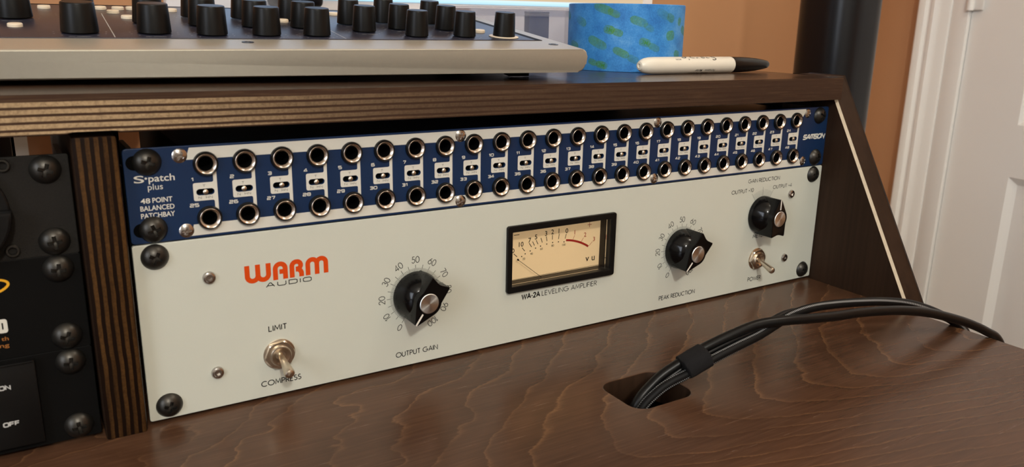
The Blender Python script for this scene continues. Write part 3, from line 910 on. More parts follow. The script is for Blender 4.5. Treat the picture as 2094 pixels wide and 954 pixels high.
for m_ in [moved(bfont('S', 4.6, 4.3, 0.05), 3.4, -15.3), moved(bfont('•', 4.0, 1.1, 0.0), 7.9, -14.9), moved(bfont('patch', 4.55, 11.2, 0.05), 9.5, -15.2),
        moved(bfont('plus', 4.1, 6.4, 0.0), 8.9, -18.95),
        moved(bfont('48', 3.25, 4.1, 0.06), 5.3, -24.95), moved(bfont('POINT', 3.25, 8.6, 0.06), 10.3, -24.95),
        moved(bfont('BALANCED', 3.25, 14.6, 0.06), 4.9, -28.45), moved(bfont('PATCHBAY', 3.25, 14.6, 0.06), 4.9, -31.9)]:
    ink('lettering', m_, M['white_ink'], pb)
ink('maker_lettering', ribbon(place(fit('SAMSON', EUR, 3.0, 23.5, .22, 'L', 0.35), 457.0, -23.1), 1.02), M['white_ink'], pb)
# jacks: black collar, metal countersunk ring, dark bore
J_body = lathe([(r * MM, z * MM) for r, z in [(5.75, 0.1), (5.75, 1.0), (5.45, 1.9), (5.15, 2.2), (4.75, 2.05)]], 40)
J_bore = lathe([(r * MM, z * MM) for r, z in [(3.25, 0.85), (3.15, 0.2), (3.15, -9.0), (0, -9.0)]], 32)
J_ring = lathe([(r * MM, z * MM) for r, z in [(4.75, 2.02), (4.62, 2.12), (4.45, 2.05), (3.75, 1.15), (3.3, .75), (3.22, .5)]], 40)
J_pin = box(-0.5 * MM, -2.6 * MM, -7.0 * MM, 0.5 * MM, -1.7 * MM, -3.2 * MM, 0.0002)
jobjs = []
for v in (JV1, JV2):
    for u in chan:
        b = put('jack', J_body, M['rim_black'], pb, u, v, 0, random.uniform(0, 6))
        for nm, me_, mt in (('ring', J_ring, M['bronze']), ('bore', J_bore, M['hole'])):
            c = bpy.data.objects.new(nm, me_)
            if not me_.materials: me_.materials.append(mt)
            link(c, b)
J_lev = lathe([(r * MM, z * MM) for r, z in [(0.6, -2.4), (0.7, -.8), (1.1, -.5), (1.35, .15), (1.2, .85), (0.65, 1.3), (0, 1.4)]], 20)
J_well = box(-4.3 * MM, -1.9 * MM, -4.0 * MM, 4.3 * MM, 1.9 * MM, -1.95 * MM)
for i, u in enumerate(chan):
    s = put('slide_switch', J_well, M['hole'], pb, u - 0.95, 22.0, 0)
    l = bpy.data.objects.new('switch_lever', J_lev)
    if not J_lev.materials: J_lev.materials.append(M['nickel'])
    link(l, s); l.location = (random.uniform(-.35, .1) * MM, 0, 0)
for (u, v) in ((23.6, 4.2), (23.9, 39.8), (169.9, 3.6), (169.9, 40.4), (313.5, 3.4), (313.6, 40.1), (459.6, 4.0), (459.6, 39.4)):
    put('small_screw', SMALL, M['chrome'], pb, u, v, 0.02, random.uniform(0, 1.5))
rack_screws(pb, (9.6, 472.9), (6.1, 37.5), 0.05)
# oval ear slots showing beside the screw heads
for u, v in ((6.5, 6.2), (6.9, 37.5)): ink('ear_slot', plate([stadium(u, -v, 11.6, 6.6, 6)], [], 0.05), M['hole'], pb, n=0.03)
pobj('chassis', box(26, -42.6, -150, 456, -1.6, -9.3), M['chassis'], pb)

# ================================================================== leveling amplifier
am = panel_thing('leveling_amplifier', 'light grey leveling amplifier with round black knobs and a yellow meter', 'amplifier', 241.3, 132.7)
A0 = 44.75
MO = (200.9, 59.2, 281.7, 100.2)     # meter bezel
MI = (203.6, 62.4, 278.6, 97.0)      # opening
fp = plate([rrect(0, -132.6, 482.6, -A0, 0.9)], [rrect(MI[0] - 1, -MI[3] - 1, MI[2] + 1, -MI[1] + 1, 1)], 2.6, 0.3)
for q in fp.vertices: q.co.z -= 2.6
pobj('faceplate', fp, M['cream'], am)
pobj('chassis', merge([box(22, -131.5, -240, 197, -46.5, -2.7), box(285, -131.5, -240, 460, -46.5, -2.7), box(197, -131.5, -240, 285, -46.5, -14.5)]), M['chassis'], am)
rack_screws(am, (9.0, 472.9), (50.6, 126.0), 0.05)
for u, v in ((32.1, 64.2), (32.5, 114.0), (450.4, 63.6), (450.3, 113.3)):
    put('panel_screw', HEX, M['chrome'], am, u, v, 0.0, random.uniform(0, 1))
# --- orange maker lettering: thick round strokes
def arcp(cx, cy, r, a0, a1, n=16): return arc(cx, cy, r, r, a0, a1, n)
Hh, SW = 9.4, 2.45
def maker(x0, y0):
    s = []
    e = SW / 2
    # W: two joined bowls
    w = 5.2; r = w / 2
    s.append([(x0 + e, y0 + Hh)] + [(x0 + e, y0 + e + r)] + arcp(x0 + e + r, y0 + e + r, r, 180, 360)[1:] + [(x0 + e + w, y0 + Hh)])
    s.append([(x0 + e + w, y0 + e + r + 1)] + arcp(x0 + e + w + r, y0 + e + r, r, 180, 360) + [(x0 + e + 2 * w, y0 + Hh)])
    x = x0 + 2 * w + SW + .95
    # A
    w = 5.0; r = w / 2
    s.append([(x + e, y0), (x + e, y0 + Hh - e - r)] + arcp(x + e + r, y0 + Hh - e - r, r, 180, 0)[1:] + [(x + e + w, y0)])
    s.append([(x + e + w - .2, y0 + 4.1), (x + SW + .8, y0 + 4.1)])
    x += w + SW + .95
    # R
    s.append([(x + e, y0), (x + e, y0 + Hh - e - 2.3)] + arcp(x + e + 2.3, y0 + Hh - e - 2.3, 2.3, 180, 90)[1:] + arcp(x + e + 2.6, y0 + Hh - e - 1.95, 1.95, 90, -80)[0:] + [(x + SW + .7, y0 + 4.35)])
    s.append([(x + SW + .7, y0 + 4.1), (x + e + 2.6, y0 + 4.1)] + arcp(x + e + 2.4, y0 + 1.7, 2.4, 80, 0)[0:] + [(x + e + 4.8, y0)])
    x += 4.8 + SW + .95
    # M: two joined arches
    w = 4.75; r = w / 2
    s.append([(x + e, y0), (x + e, y0 + Hh - e - r)] + arcp(x + e + r, y0 + Hh - e - r, r, 180, 0)[1:] + [(x + e + w, y0)])
    s.append([(x + e + w, y0 + Hh - e - r - 1)] + arcp(x + e + w + r, y0 + Hh - e - r, r, 180, 0) + [(x + e + 2 * w, y0)])
    return s
mk = ribbon(maker(48.9, -70.5), SW)
xs = [v.co.x for v in mk.vertices]; k_ = (91.6 - 48.9) / (max(xs) - min(xs))
for v in mk.vertices: v.co.x = 48.9 + (v.co.x - min(xs)) * k_
ink('maker_lettering', mk, M['orange_ink'], am)
ink('maker_lettering', ribbon(place(fit('AUDIO', EUR, 2.1, 23.2, .42), 59.1, -73.65), 0.42), M['black_ink'], am)
def cap(txt, u0, u1, v, h, w):
    return ribbon(place(fit(txt, FUT, h, u1 - u0), u0, -v), w)
for m_ in [cap('LIMIT', 59.0, 68.2, 97.4, 2.8, .48), cap('COMPRESS', 53.6, 74.2, 127.0, 2.75, .46),
                  cap('OUTPUT GAIN', 128.9, 154.9, 126.9, 2.8, .44), cap('PEAK REDUCTION', 325.1, 358.4, 126.5, 2.8, .44),
                  cap('POWER', 412.4, 426.0, 126.6, 2.75, .46), cap('METER', 413.4, 425.9, 93.3, 2.6, .44),
                  cap('GAIN REDUCTION', 403.2, 436.0, 51.3, 2.55, .36), cap('OUTPUT +10', 387.2, 409.3, 58.0, 2.55, .38), cap('OUTPUT +4', 429.9, 450.2, 57.9, 2.5, .34),
                  cap('LEVELING AMPLIFIER', 227.3, 269.8, 106.4, 3.0, .38)]:
    ink('lettering', m_, M['black_ink'], am)
ink('model_lettering', cap('WA-2A', 212.5, 225.6, 106.4, 2.95, .78), M['black_ink'], am)
# --- scales round the two big knobs
def scale_ring(cx, cv):
    st, tk, fine = [], [], []
    for i in range(11):
        a = -150 + 30 * i
        s = strokes(str(i * 10), FUT, 3.55, .16, 1.0)[0]
        s = [[(x, y - 1.75) for x, y in q] for q in s]
        rr = 20.5
        st += place(s, cx + rr * sin(rad(a)), -cv + rr * cos(rad(a)), -rad(a))
    for i in range(0, 101):
        a = rad(-150 + 3 * i)
        r1 = 17.6 if i % 5 == 0 else 15.7
        (tk if i % 5 == 0 else fine).append([(cx + 13.7 * sin(a), -cv + 13.7 * cos(a)), (cx + r1 * sin(a), -cv + r1 * cos(a))])
    return [ribbon(st, .36), ribbon(tk, .24), ribbon(fine, .19)]
KN = [(141.6, 91.4, -125.0), (341.5, 91.4, -130.0), (420.0, 76.0, 90.0)]
ink('scale', scale_ring(141.6, 91.4), M['black_ink'], am)
ink('scale', scale_ring(341.5, 91.4), M['black_ink'], am)
cx, cv = 420.0, 76.0
ink('scale', [ribbon([[(cx + 13.7 * sin(rad(a)), -cv + 13.7 * cos(rad(a))), (cx + 18.6 * sin(rad(a)), -cv + 18.6 * cos(rad(a)))] for a in [-34 + 2.5 * i for i in range(26)]], .13)], M['grey_ink'], am)
ink('scale', [ribbon([[(cx + 14 * sin(rad(a)), -cv + 14 * cos(rad(a))), (cx + 20.5 * sin(rad(a)), -cv + 20.5 * cos(rad(a)))] for a in (-36, -2, 31)], .16)], M['black_ink'], am)
# --- knobs: skirt, winged grip, pointer line, spun cap
def knob_body():
    skirt = lathe([(r * MM, z * MM) for r, z in [(13.9, 0.3), (14.0, 1.6), (13.5, 3.2), (12.3, 6.0), (10.6, 9.2), (9.0, 11.6), (7.4, 12.6), (0, 12.6)]], 56)
    out = [(13.5, -0.75), (13.75, 0), (13.5, .75)]
    out += [(7.3 * cos(rad(t)), 7.3 * sin(rad(t))) for t in range(62, 126, 8)]
    out += [(-12.2, 6.3), (-12.9, 5.9), (-12.2, 3.4), (-11.7, 1.6), (-11.55, 0), (-11.7, -1.6), (-12.2, -3.4), (-12.9, -5.9), (-12.2, -6.3)]
    out += [(7.3 * cos(rad(t)), 7.3 * sin(rad(t))) for t in range(-118, -54, 8)]
    bar = plate([out], [], 16.4, 0.35)
    for q in bar.vertices: q.co = Vector((q.co.x * MM, q.co.y * MM, (q.co.z + 0.6) * MM))
    m = merge([skirt, bar]); shade(m, 32)
    return m
K_body, K_cap = knob_body(), lathe([(r * MM, z * MM) for r, z in [(5.75, 16.9), (5.75, 17.25), (5.4, 17.55), (0, 17.6)]], 40)
K_boss = lathe([(r * MM, z * MM) for r, z in [(6.9, 16.5), (6.7, 17.2), (5.75, 17.3)]], 40)
K_line = merge([box(5.9 * MM, -.5 * MM, 16.9 * MM, 13.75 * MM, .5 * MM, 17.1 * MM), box(13.5 * MM, -.40 * MM, 2 * MM, 13.95 * MM, .40 * MM, 17.1 * MM)])
for (u, v, a), nm in zip(KN, ('output_gain_knob', 'peak_reduction_knob', 'meter_select_knob')):
    k = put(nm, K_body, M['black_plastic'], am, u, v, 0.0, rad(a))
    for n2, me_, mt in (('boss', K_boss, M['black_plastic']), ('cap', K_cap, M['spun']), ('pointer_line', K_line, M['white_line'])):
        c = bpy.data.objects.new(n2, me_)
        if not me_.materials: me_.materials.append(mt)
        link(c, k)
# --- toggle switches
def hexnut(r, h):
    bm = bmesh.new()
    def ring(rr, z, hexed):
        vs = []
        for i in range(48):
            a = 2 * pi * i / 48; s = (a % (pi / 3)) - pi / 6
            x = rr if not hexed else min(rr, r * cos(pi / 6) / cos(s))
            vs.append(bm.verts.new((x * cos(a) * MM, x * sin(a) * MM, z * MM)))
        return vs
    rs = [ring(r, 0, True), ring(r, h * .7, True), ring(r * .90, h, True), ring(r * .62, h, False), ring(r * .62, 0, False)]
    for a, b in zip(rs, rs[1:]):
        for i in range(48): bm.faces.new((a[i], a[(i + 1) % 48], b[(i + 1) % 48], b[i]))
    return from_bm(bm, 'nut', 28)
T_wash = lathe([(r * MM, z * MM) for r, z in [(8.2, 0), (8.2, .35), (7.9, .5), (4, .5)]], 40)
T_nut = hexnut(8.0, 1.9)
T_nut.transform(Matrix.Translation((0, 0, 0.5 * MM)))
def bushing():
    b = lathe([(r * MM, z * MM) for r, z in [(5.5, 0.2), (5.5, 3.3), (5.15, 3.75), (4.6, 3.8), (3.6, 3.2), (2.5, 2.2), (0, 2.0)]], 40)
    return b
T_bush = bushing()
T_lever = lathe([(r * MM, z * MM) for r, z in [(0, 0), (1.5, 0), (1.6, 4), (2.0, 8), (2.55, 13.5), (2.7, 15.6), (2.4, 16.8), (1.6, 17.5), (0, 17.8)]], 28)
for (u, v, nm, tilt_, turn, sc) in ((63.6, 110.6, 'limit_switch', 15.0, 0.0, 1.0), (419.4, 109.8, 'power_switch', 20.0, 0.0, .92)):
    t = put(nm, T_nut, M['nickel'], am, u, v, 0.0, rad(8))
    for n2, me_ in (('washer', T_wash), ('bushing', T_bush), ('lever', T_lever)):
        c = bpy.data.objects.new(n2, me_)
        if not me_.materials: me_.materials.append(M['nickel'])
        link(c, t)
        if n2 == 'lever':
            c.rotation_euler = (rad(tilt_), 0, -rad(8)); c.location = (0, 0, 1.6 * MM); c.scale = (sc, sc, sc)
            c.rotation_mode = 'XYZ'
# --- meter
bz = plate([rrect(MO[0], -MO[3], MO[2], -MO[1], 1.2)], [rrect(MI[0], -MI[3], MI[2], -MI[1], .6)], 2.3, 0.35)
for q in bz.vertices: q.co.z -= 0.05
wall_ = plate([rrect(MI[0] - .9, -MI[3] - .9, MI[2] + .9, -MI[1] + .9, .6)], [rrect(MI[0], -MI[3], MI[2], -MI[1], .5)], 4.6)
for q in wall_.vertices: q.co.z -= 4.5
mtr = pobj('vu_meter', merge([bz, wall_]), M['satin_black'], am)
shade(mtr.data, 40)
DZ = -9.5
def dz(p, z=-DZ):    # positions measured on a plane 5 mm behind the panel, carried to the real depth of the card
    k = (391.6 + z) / 396.6
    return (-40.6 + (p[0] + 40.6) * k, -(-59.7 + (p[1] + 59.7) * k))
pobj('dial', box(MI[0] + .2, -MI[3] + .1, DZ - 1.2, MI[2] - .2, -MI[1] - .1, DZ, 0.1, 1), M['dial'], am, mtr)
pobj('surround', merge([box(MI[0] - 1, -MI[3] - 1.2, DZ - 2, MI[2] + 1, -MI[3] + .1, -4.4), box(MI[0] - 1, -MI[1] - .1, DZ - 2, MI[2] + 1, -MI[1] + 1.2, -4.4),
      box(MI[0] - 1.2, -MI[3], DZ - 2, MI[0] + .2, -MI[1], -4.4), box(MI[2] - .2, -MI[3], DZ - 2, MI[2] + 1.2, -MI[1], -4.4)]), simple('smoky meter side', (0.022, 0.016, 0.012), 0.35, var=.2, spec=.2), am, mtr)
seg = lambda a, b: [dz(a), dz(b)]
blk = [seg((209.0, 66.6), (212.9, 66.6)), seg((209.1, 78.2), (211.6, 80.4)), seg((215.0, 75.1), (217.0, 77.5)), seg((220.1, 72.9), (222.0, 75.6)), seg((222.6, 72.2), (224.1, 75.0)),
       seg((225.2, 71.6), (226.6, 74.4)), seg((228.7, 70.7), (229.8, 73.8)), seg((232.7, 70.2), (233.3, 73.3)), seg((237.3, 69.9), (237.4, 72.9)), seg((242.4, 69.8), (242.0, 73.1)), seg((247.9, 70.5), (247.0, 73.5))]
ln = [seg((206.5, 94.8), (274.6, 94.6))]
DN = DZ + .07
mk_ = [ribbon(blk, .42), ribbon(ln, .22)]
for p in ((246.3, 75.5), (242.0, 74.9), (237.6, 74.8), (233.2, 75.2), (228.6, 75.9), (224.9, 76.7), (221.0, 78.0), (217.4, 79.3), (214.9, 80.7)):
    x, y = dz(p); mk_.append(plate([circle(x, y, .42, 12)], [], .01))
for tx, p, s in (('20', (207.7, 76.2), 2.9), ('10', (214.0, 72.9), 3.1), ('7', (220.4, 71.1), 3.2), ('5', (225.1, 69.6), 3.2), ('3', (232.5, 68.3), 3.2), ('2', (237.3, 67.9), 3.2), ('1', (242.1, 67.9), 3.2), ('0', (248.2, 68.5), 3.2)):
    x, y = dz(p); mk_.append(moved(bfont(tx, s * 1.36, None, .05, 0, 'CENTER'), x, y - s * .46))
for tx, p in (('100', (246.1, 77.4)), ('80', (237.7, 76.8)), ('60', (229.3, 77.8)), ('40', (222.1, 79.9)), ('20', (216.5, 82.4))):
    x, y = dz(p); mk_.append(moved(bfont(tx, 2.0, None, .01, 0, 'CENTER'), x, y - .65))
x, y = dz((265.2, 90.9)); mk_.append(moved(bfont('v', 6.2, None, .05, 0, 'CENTER'), x, y)); x, y = dz((270.0, 90.9)); mk_.append(moved(bfont('u', 6.2, None, .05, 0, 'CENTER'), x, y))
ink('dial_figures', mk_, M['black_ink'], am, n=DN, parent=mtr)
def circ3(a, b, c):
    (ax, ay), (bx, by), (cx, cy) = a, b, c
    d = 2 * (ax * (by - cy) + bx * (cy - ay) + cx * (ay - by))
    ux = ((ax * ax + ay * ay) * (by - cy) + (bx * bx + by * by) * (cy - ay) + (cx * cx + cy * cy) * (ay - by)) / d
    uy = ((ax * ax + ay * ay) * (cx - bx) + (bx * bx + by * by) * (ax - cx) + (cx * cx + cy * cy) * (bx - ax)) / d
    return ux, uy
p0, p1, p2 = dz((247.8, 74.6)), dz((256.6, 76.6)), dz((265.6, 81.0))
ux, uy = circ3(p0, p1, p2); rr = sqrt((p0[0] - ux) ** 2 + (p0[1] - uy) ** 2)
a0, a1 = [math.degrees(atan2(p[1] - uy, p[0] - ux)) for p in (p0, p2)]
red = [ribbon([arc(ux, uy, rr, rr, a0, a1, 24)], 1.35), ribbon([seg((254.4, 72.2), (253.2, 74.8)), seg((261.5, 74.7), (259.6, 77.4)), seg((268.7, 78.2), (266.2, 80.6))], .26),
       ribbon([seg((264.3, 66.6), (267.5, 66.6)), seg((265.9, 64.9), (265.9, 68.3))], .34)]
for tx, p in (('1', (254.4, 70.2)), ('2', (262.7, 72.8)), ('3', (270.0, 76.6))):
    x, y = dz(p); red.append(moved(bfont(tx, 4.1, None, .03, 0, 'CENTER'), x, y - 1.45))
ink('overload_arc', red, M['red_ink'], am, n=DN, parent=mtr)
a, b = dz((211.8, 82.0), 7.0), dz((229.4, 95.8), 7.0)
d = (Vector(b) - Vector(a)).normalized()
nd = [ribbon([[a, tuple(Vector(b) + d * 2.0)]], .26), ribbon([[a, tuple(Vector(a) + d * 1.4)]], 1.05)]
nd = merge(nd)
bm = bmesh.new(); bm.from_mesh(nd); r = bmesh.ops.extrude_face_region(bm, geom=bm.faces[:])
bmesh.ops.translate(bm, verts=[g for g in r['geom'] if isinstance(g, bmesh.types.BMVert)], vec=(0, 0, .2)); bm.to_mesh(nd); bm.free()
ink('needle', nd, M['black_ink'], am, n=-7.1, parent=mtr)
gl_ = box(MI[0] + .05, -MI[3] + .05, -3.6, MI[2] - .05, -MI[1] - .05, -2.8)
pobj('window', gl_, M['clear'], am, mtr)

# ================================================================== left-hand rack units
UL, UR = -505.4, -21.6
def unit(name, label, cat, v0, v1, mat, depth=200):
    t = panel_thing(name, label, cat, -263.5, v1)
    f = plate([rrect(UL, -v1, UR, -v0, 0.7)], [], 2.2, 0.3)
    for q in f.vertices: q.co.z -= 2.2
    pobj('faceplate', f, mat, t)
    pobj('chassis', box(UL + 20, -v1 + 1, -depth, UR - 20, -v0 - 1, -2.25), M['chassis'], t)
    rack_screws(t, (-30.4, -496.6), (v0 + 5.9, v1 - 6.1), 0.05)
    return t
pc_ = unit('power_conditioner', 'coarse textured dark grey rack unit at the top of the left bay', 'rack unit', 0.3, 43.9, M['textured_black'])
# round recessed light handle at the edge of the frame: two half discs, the lower one standing proud
def half_disc(cx, cy, r, a0, a1, z0, z1, bev):
    pts = [(cx + r * cos(rad(a0 + (a1 - a0) * i / 30)), cy + r * sin(rad(a0 + (a1 - a0) * i / 30))) for i in range(31)]
    m = plate([pts], [], z1 - z0, bev)
    for q in m.vertices: q.co.z += z0
    return m
kn = pobj('pull_knob', merge([half_disc(-67.5, -22.2, 21.6, 2, 178, -.1, 3.0, .8), half_disc(-67.5, -22.2, 21.6, 182, 358, -.1, 8.0, 1.2)]), M['satin_black'], pc_)
G_rim = lathe([(r * MM, z * MM) for r, z in [(2.75, 0), (2.75, 1.1), (2.45, 1.5), (1.75, 1.5), (1.6, 1.2), (1.5, -1.4), (0, -1.5)]], 28)
for u, v in ((-45.6, 1.9 + 1.3), (-46.3, 39.9), (-89.5, 3.2), (-89.5, 39.9)):
    put('socket_screw', G_rim, M['black_metal'], pc_, u, v, 0.0)
cp = unit('rack_processor', 'flat black rack unit with a yellow oval badge in the left bay', 'rack unit', 44.4, 88.0, M['flat_black'])
el = lambda a, b, n=48: [(-66.5 + a * cos(2 * pi * i / n), -56.2 + b * sin(2 * pi * i / n)) for i in range(n + 1)]
def tiltp(pts, k=.12): return [(x, y + (x + 66.5) * k) for x, y in pts]
ink('oval_badge', [ribbon([tiltp(el(16.8, 4.3))], 1.05), moved(bfont('N', 5.2, 3.4, .12, .15), -56.2, -56.9)], M['yellow_ink'], cp)
zero = plate([rrect(-55.9, -76.0, -52.2, -69.7, 1.1)], [rrect(-54.35, -74.4, -53.75, -71.3, .28)], .02)
ink('model_figure', zero, M['white_ink'], cp)
ink('lettering', [moved(bfont('th', 2.5, 2.7, .03), -55.2, -79.5), moved(bfont('ng', 2.5, 3.6, .03), -56.2, -82.5)], M['amber_ink'], cp)
sw = unit('power_distribution_unit', 'flat black rack unit with ON and OFF rocker at the foot of the left bay', 'rack unit', 88.5, 132.3, M['flat_black'])
rk = pobj('rocker', merge([box(-92, -129.3, -.1, -44.2, -89.5, 3.2, .7), box(-91.5, -90.2, 2.8, -44.9, -89.35, 4.0, .25)]), M['satin_black'], sw)
ink('lettering', ribbon(place(strokes('ON', EUR, 1.75, .3, .95, 'R')[0], -54.6, -100.8) + place(strokes('OFF', EUR, 1.75, .3, .95, 'R')[0], -53.2, -118.2), .55), M['grey_letter'], sw, n=3.3, parent=rk)

# ================================================================== control surface on the shelf
CYAW, CPIT = -0.08217, 0.11176
ce = Vector((cos(CYAW), sin(CYAW), 0.0))                                   # world: along the front edge, to the right
cb = Vector((-sin(CYAW) * cos(CPIT), cos(CYAW) * cos(CPIT), sin(CPIT)))    # world: back and up the sloping top
cn = ce.cross(cb).normalized()
CH = 13.958
ct = W(256.222, -28.5 - CH, 6.088)
cm_ = Matrix(((ce.x, cb.x, cn.x, ct.x), (ce.y, cb.y, cn.y, ct.y), (ce.z, cb.z, cn.z, ct.z), (0, 0, 0, 1)))
con = thing('control_surface', 'silver framed mixing controller with rows of black knobs on the shelf', 'audio controller', matrix=cm_)
ORG[con.name] = (0, 0)
CD, CX0 = 182.7, -432.0
def con_body():
    """profile across the width with rounded right edges, swept from front to back under the sloping top"""
    bm = bmesh.new()
    def prof(y, bottom):
        p = [(CX0, bottom), (-1.5, bottom)]
        p += [(-1.5 + 5.2 * cos(rad(t)), bottom + 5.2 + 5.2 * sin(rad(t))) for t in range(-75, 1, 15)]
        p += [(-0.4 + 4.1 * cos(rad(t)), -4.1 + 4.1 * sin(rad(t))) for t in range(0, 91, 15)]
        p += [(CX0, 0)]
        return p
    rows = []
    for y in (0.0, CD):
        bot = -CH - y * math.tan(CPIT) - y * 0.018
        lean = 0.0
        rows.append([bm.verts.new((x * MM, (y + (0.10 * -z if y == 0 else 0)) * MM, z * MM)) for x, z in prof(y, bot)])
    n = len(rows[0])
    f0 = bm.faces.new(rows[0]); f1 = bm.faces.new(rows[1])
    for i in range(n): bm.faces.new((rows[0][i], rows[0][(i + 1) % n], rows[1][(i + 1) % n], rows[1][i]))
    bmesh.ops.bevel(bm, geom=list(f0.edges) + list(f1.edges), offset=1.3 * MM, segments=3, affect='EDGES', profile=0.5)
    return from_bm(bm, 'body', 30)
mesh_obj('body', con_body(), M['silver'], con)
def cbox(x0, y0, z0, x1, y1, z1, b=0.0): return box(x0 * MM, y0 * MM, z0 * MM, x1 * MM, y1 * MM, z1 * MM, b * MM)
mesh_obj('gasket', cbox(CX0 + 13, 34.0, -.3, -9.6, 180.2, .32), M['flat_black'], con)
mesh_obj('control_panel', cbox(CX0 + 16, 33.6, -.2, -14.6, 174.5, .45, .15), M['dusty'], con)
for x in (-22, -140, -300, CX0 + 30):
    for y in (42, 150):
        gap = 28.5 + sv_top(256 + x)          # clearance to the shelf below this foot
        flat = -CH - y * math.tan(CPIT)
        if gap > y * .018 + .9: mesh_obj('foot', cbox(x - 7, y - 4, flat - gap + .55, x + 7, y + 4, flat - y * .018 + .3), M['flat_black'], con)
CK = []
cols = {-298: 9.2, -266.5: 8.8, -232: 8.4, -204: 7.9, -175.6: 7.65, -148: 7.6, -114.9: 7.1, -88.4: 7.0, -57.4: 6.95, -30.6: 7.0}
rows_ = {-298: (107.8,), -266.5: (50.9, 126.2), -232: (51.5, 91.4), -204: (46.6, 84.2, 122.8), -175.6: (46.7, 81.0, 120.0), -148: (46.7, 79.6, 116), -114.9: (65.5, 99.3),
         -88.4: (46.6, 78.9, 110.0), -57.4: (46.5, 77.3, 106.2), -30.6: (46.0,)}
def ctl_knob(r):
    h = 15.2
    return lathe([(q * MM, z * MM) for q, z in [(r * .96, .6), (r, 1.0), (r * .99, 2.0), (r * .88, h - .5), (r * .86, h - .1), (r * .83, h + .1), (0, h + .15)]], 40)
KM = {}
K_ring = lathe([(r * MM, z * MM) for r, z in [(9.3, .4), (9.3, .75), (8.9, .9), (6, .9)]], 40)
K_skirt = {}
for x, r in cols.items():
    for y in rows_[x]:
        if r not in KM: KM[r] = ctl_knob(r); KM[r].materials.append(M['satin_black'])
        o = bpy.data.objects.new('rotary_knob', KM[r]); link(o, con); o.location = (x * MM, y * MM, .3 * MM)
        if x in (-30.6,):
            c = bpy.data.objects.new('ring', K_ring); K_ring.materials.append(M['button']); link(c, o)
B_me = lathe([(r * MM, z * MM) for r, z in [(3.55, 0), (3.5, 1.3), (3.1, 1.75), (0, 1.85)]], 28); B_me.materials.append(M['button'])
for x, y in ((-295.7, 71.8), (-285.0, 155), (-254.8, 156), (-245, 155.8), (-248.4, 137.2), (-241.7, 112.2), (-214.6, 151.4), (-147.5, 145), (-154.5, 106.1), (-111.1, 148.8), (-37.5, 67.6), (-237.1, 157)):
    o = bpy.data.objects.new('button', B_me); link(o, con); o.location = (x * MM, y * MM, .4 * MM)
S_me = lathe([(r * MM, z * MM) for r, z in [(3.1, -.02), (3.0, .25), (1.6, .3), (1.5, .05), (0, .05)]], 24); S_me.materials.append(M['black_metal'])
for x, y in ((-189.9, 22.6), (-10.4, 18.2)):
    o = bpy.data.objects.new('case_screw', S_me); link(o, con); o.location = (x * MM, y * MM, 0)
lines = ribbon([[(-254.8, 133.5), (-251.2, 35.0)], [(-134.7, 110), (-134.7, 34.5)], [(-254.8, 133.5), (-245, 133.5)]], .42)
for q in lines.vertices: q.co = Vector((q.co.x * MM, q.co.y * MM, .50 * MM))
mesh_obj('printed_lines', lines, M['grey_letter'], con)
dots = []
rnd = random.Random(3)
for x in cols:
    for y in rows_[x]:
        for k in range(10):
            a = rad(-140 + 31 * k); rr = cols[x] + 3.4
            dots.append([(x + rr * sin(a) - .45, y + rr * cos(a)), (x + rr * sin(a) + .45, y + rr * cos(a))])
        dots.append([(x - 5, y - cols[x] - 5.2), (x - 2.2, y - cols[x] - 5.2)]); dots.append([(x - 1.4, y - cols[x] - 5.2), (x + 4.6, y - cols[x] - 5.2)])
dots = [d for d in dots if 35 < d[0][1] < 172]
dm = ribbon(dots, .55)
for q in dm.vertices: q.co = Vector((q.co.x * MM, q.co.y * MM, .49 * MM))
mesh_obj('printed_marks', dm, M['grey_letter'], con)

# ================================================================== masking tape, marker, storage box
def sh(u): return sv_top(u)
TU, TZ, TR, TH = 372.0, 108.0, 44.2, 48.3
tv = sh(TU) - .1
tp = thing('masking_tape_roll', 'roll of blue masking tape with green print standing on the shelf', 'tape', loc=W(TU, tv, TZ))
prof_ = [(39.2, 0), (TR, 0.0), (TR, TH), (39.2, TH), (39.2, 0)]
roll = lathe([(r * MM, z * MM) for r, z in [(39.0, .3), (TR - .5, .0), (TR, .5), (TR, TH - .5), (TR - .5, TH), (39.0, TH - .3)]], 96)
mesh_obj('tape', roll, M['tape'], tp)
mesh_obj('core', lathe([(r * MM, z * MM) for r, z in [(39.1, .2), (39.1, TH - .1), (36.9, TH - .1), (36.9, .2), (39.1, .2)]], 72), M['core'], tp)
def on_roll(pts_xy, r=TR + .06):
    """s (mm along the surface from the point facing the camera, to the right), z up"""
    a0 = atan2(-391.6 - TZ, -40.6 - TU)
    return [Vector((r * MM * cos(a0 + s / TR), r * MM * sin(a0 + s / TR), z * MM)) for s, z in pts_xy]
def patch(s, z, w, h, ang, nx=14):
    bm = bmesh.new(); c, sn = cos(ang), sin(ang); top_, bot_ = [], []
    for i in range(nx + 1):
        x = -w / 2 + w * i / nx; e = sqrt(max(1 - (abs(x) / (w / 2)) ** 4, 0.04)) * h / 2
        for y, l in ((e, top_), (-e, bot_)):
            zz = min(max(z + x * sn + y * c, .3), TH - .3)
            l.append(bm.verts.new(on_roll([(s + x * c - y * sn, zz)])[0]))
    for i in range(nx): bm.faces.new((bot_[i], bot_[i + 1], top_[i + 1], top_[i]))
    return from_bm(bm, 'patch')
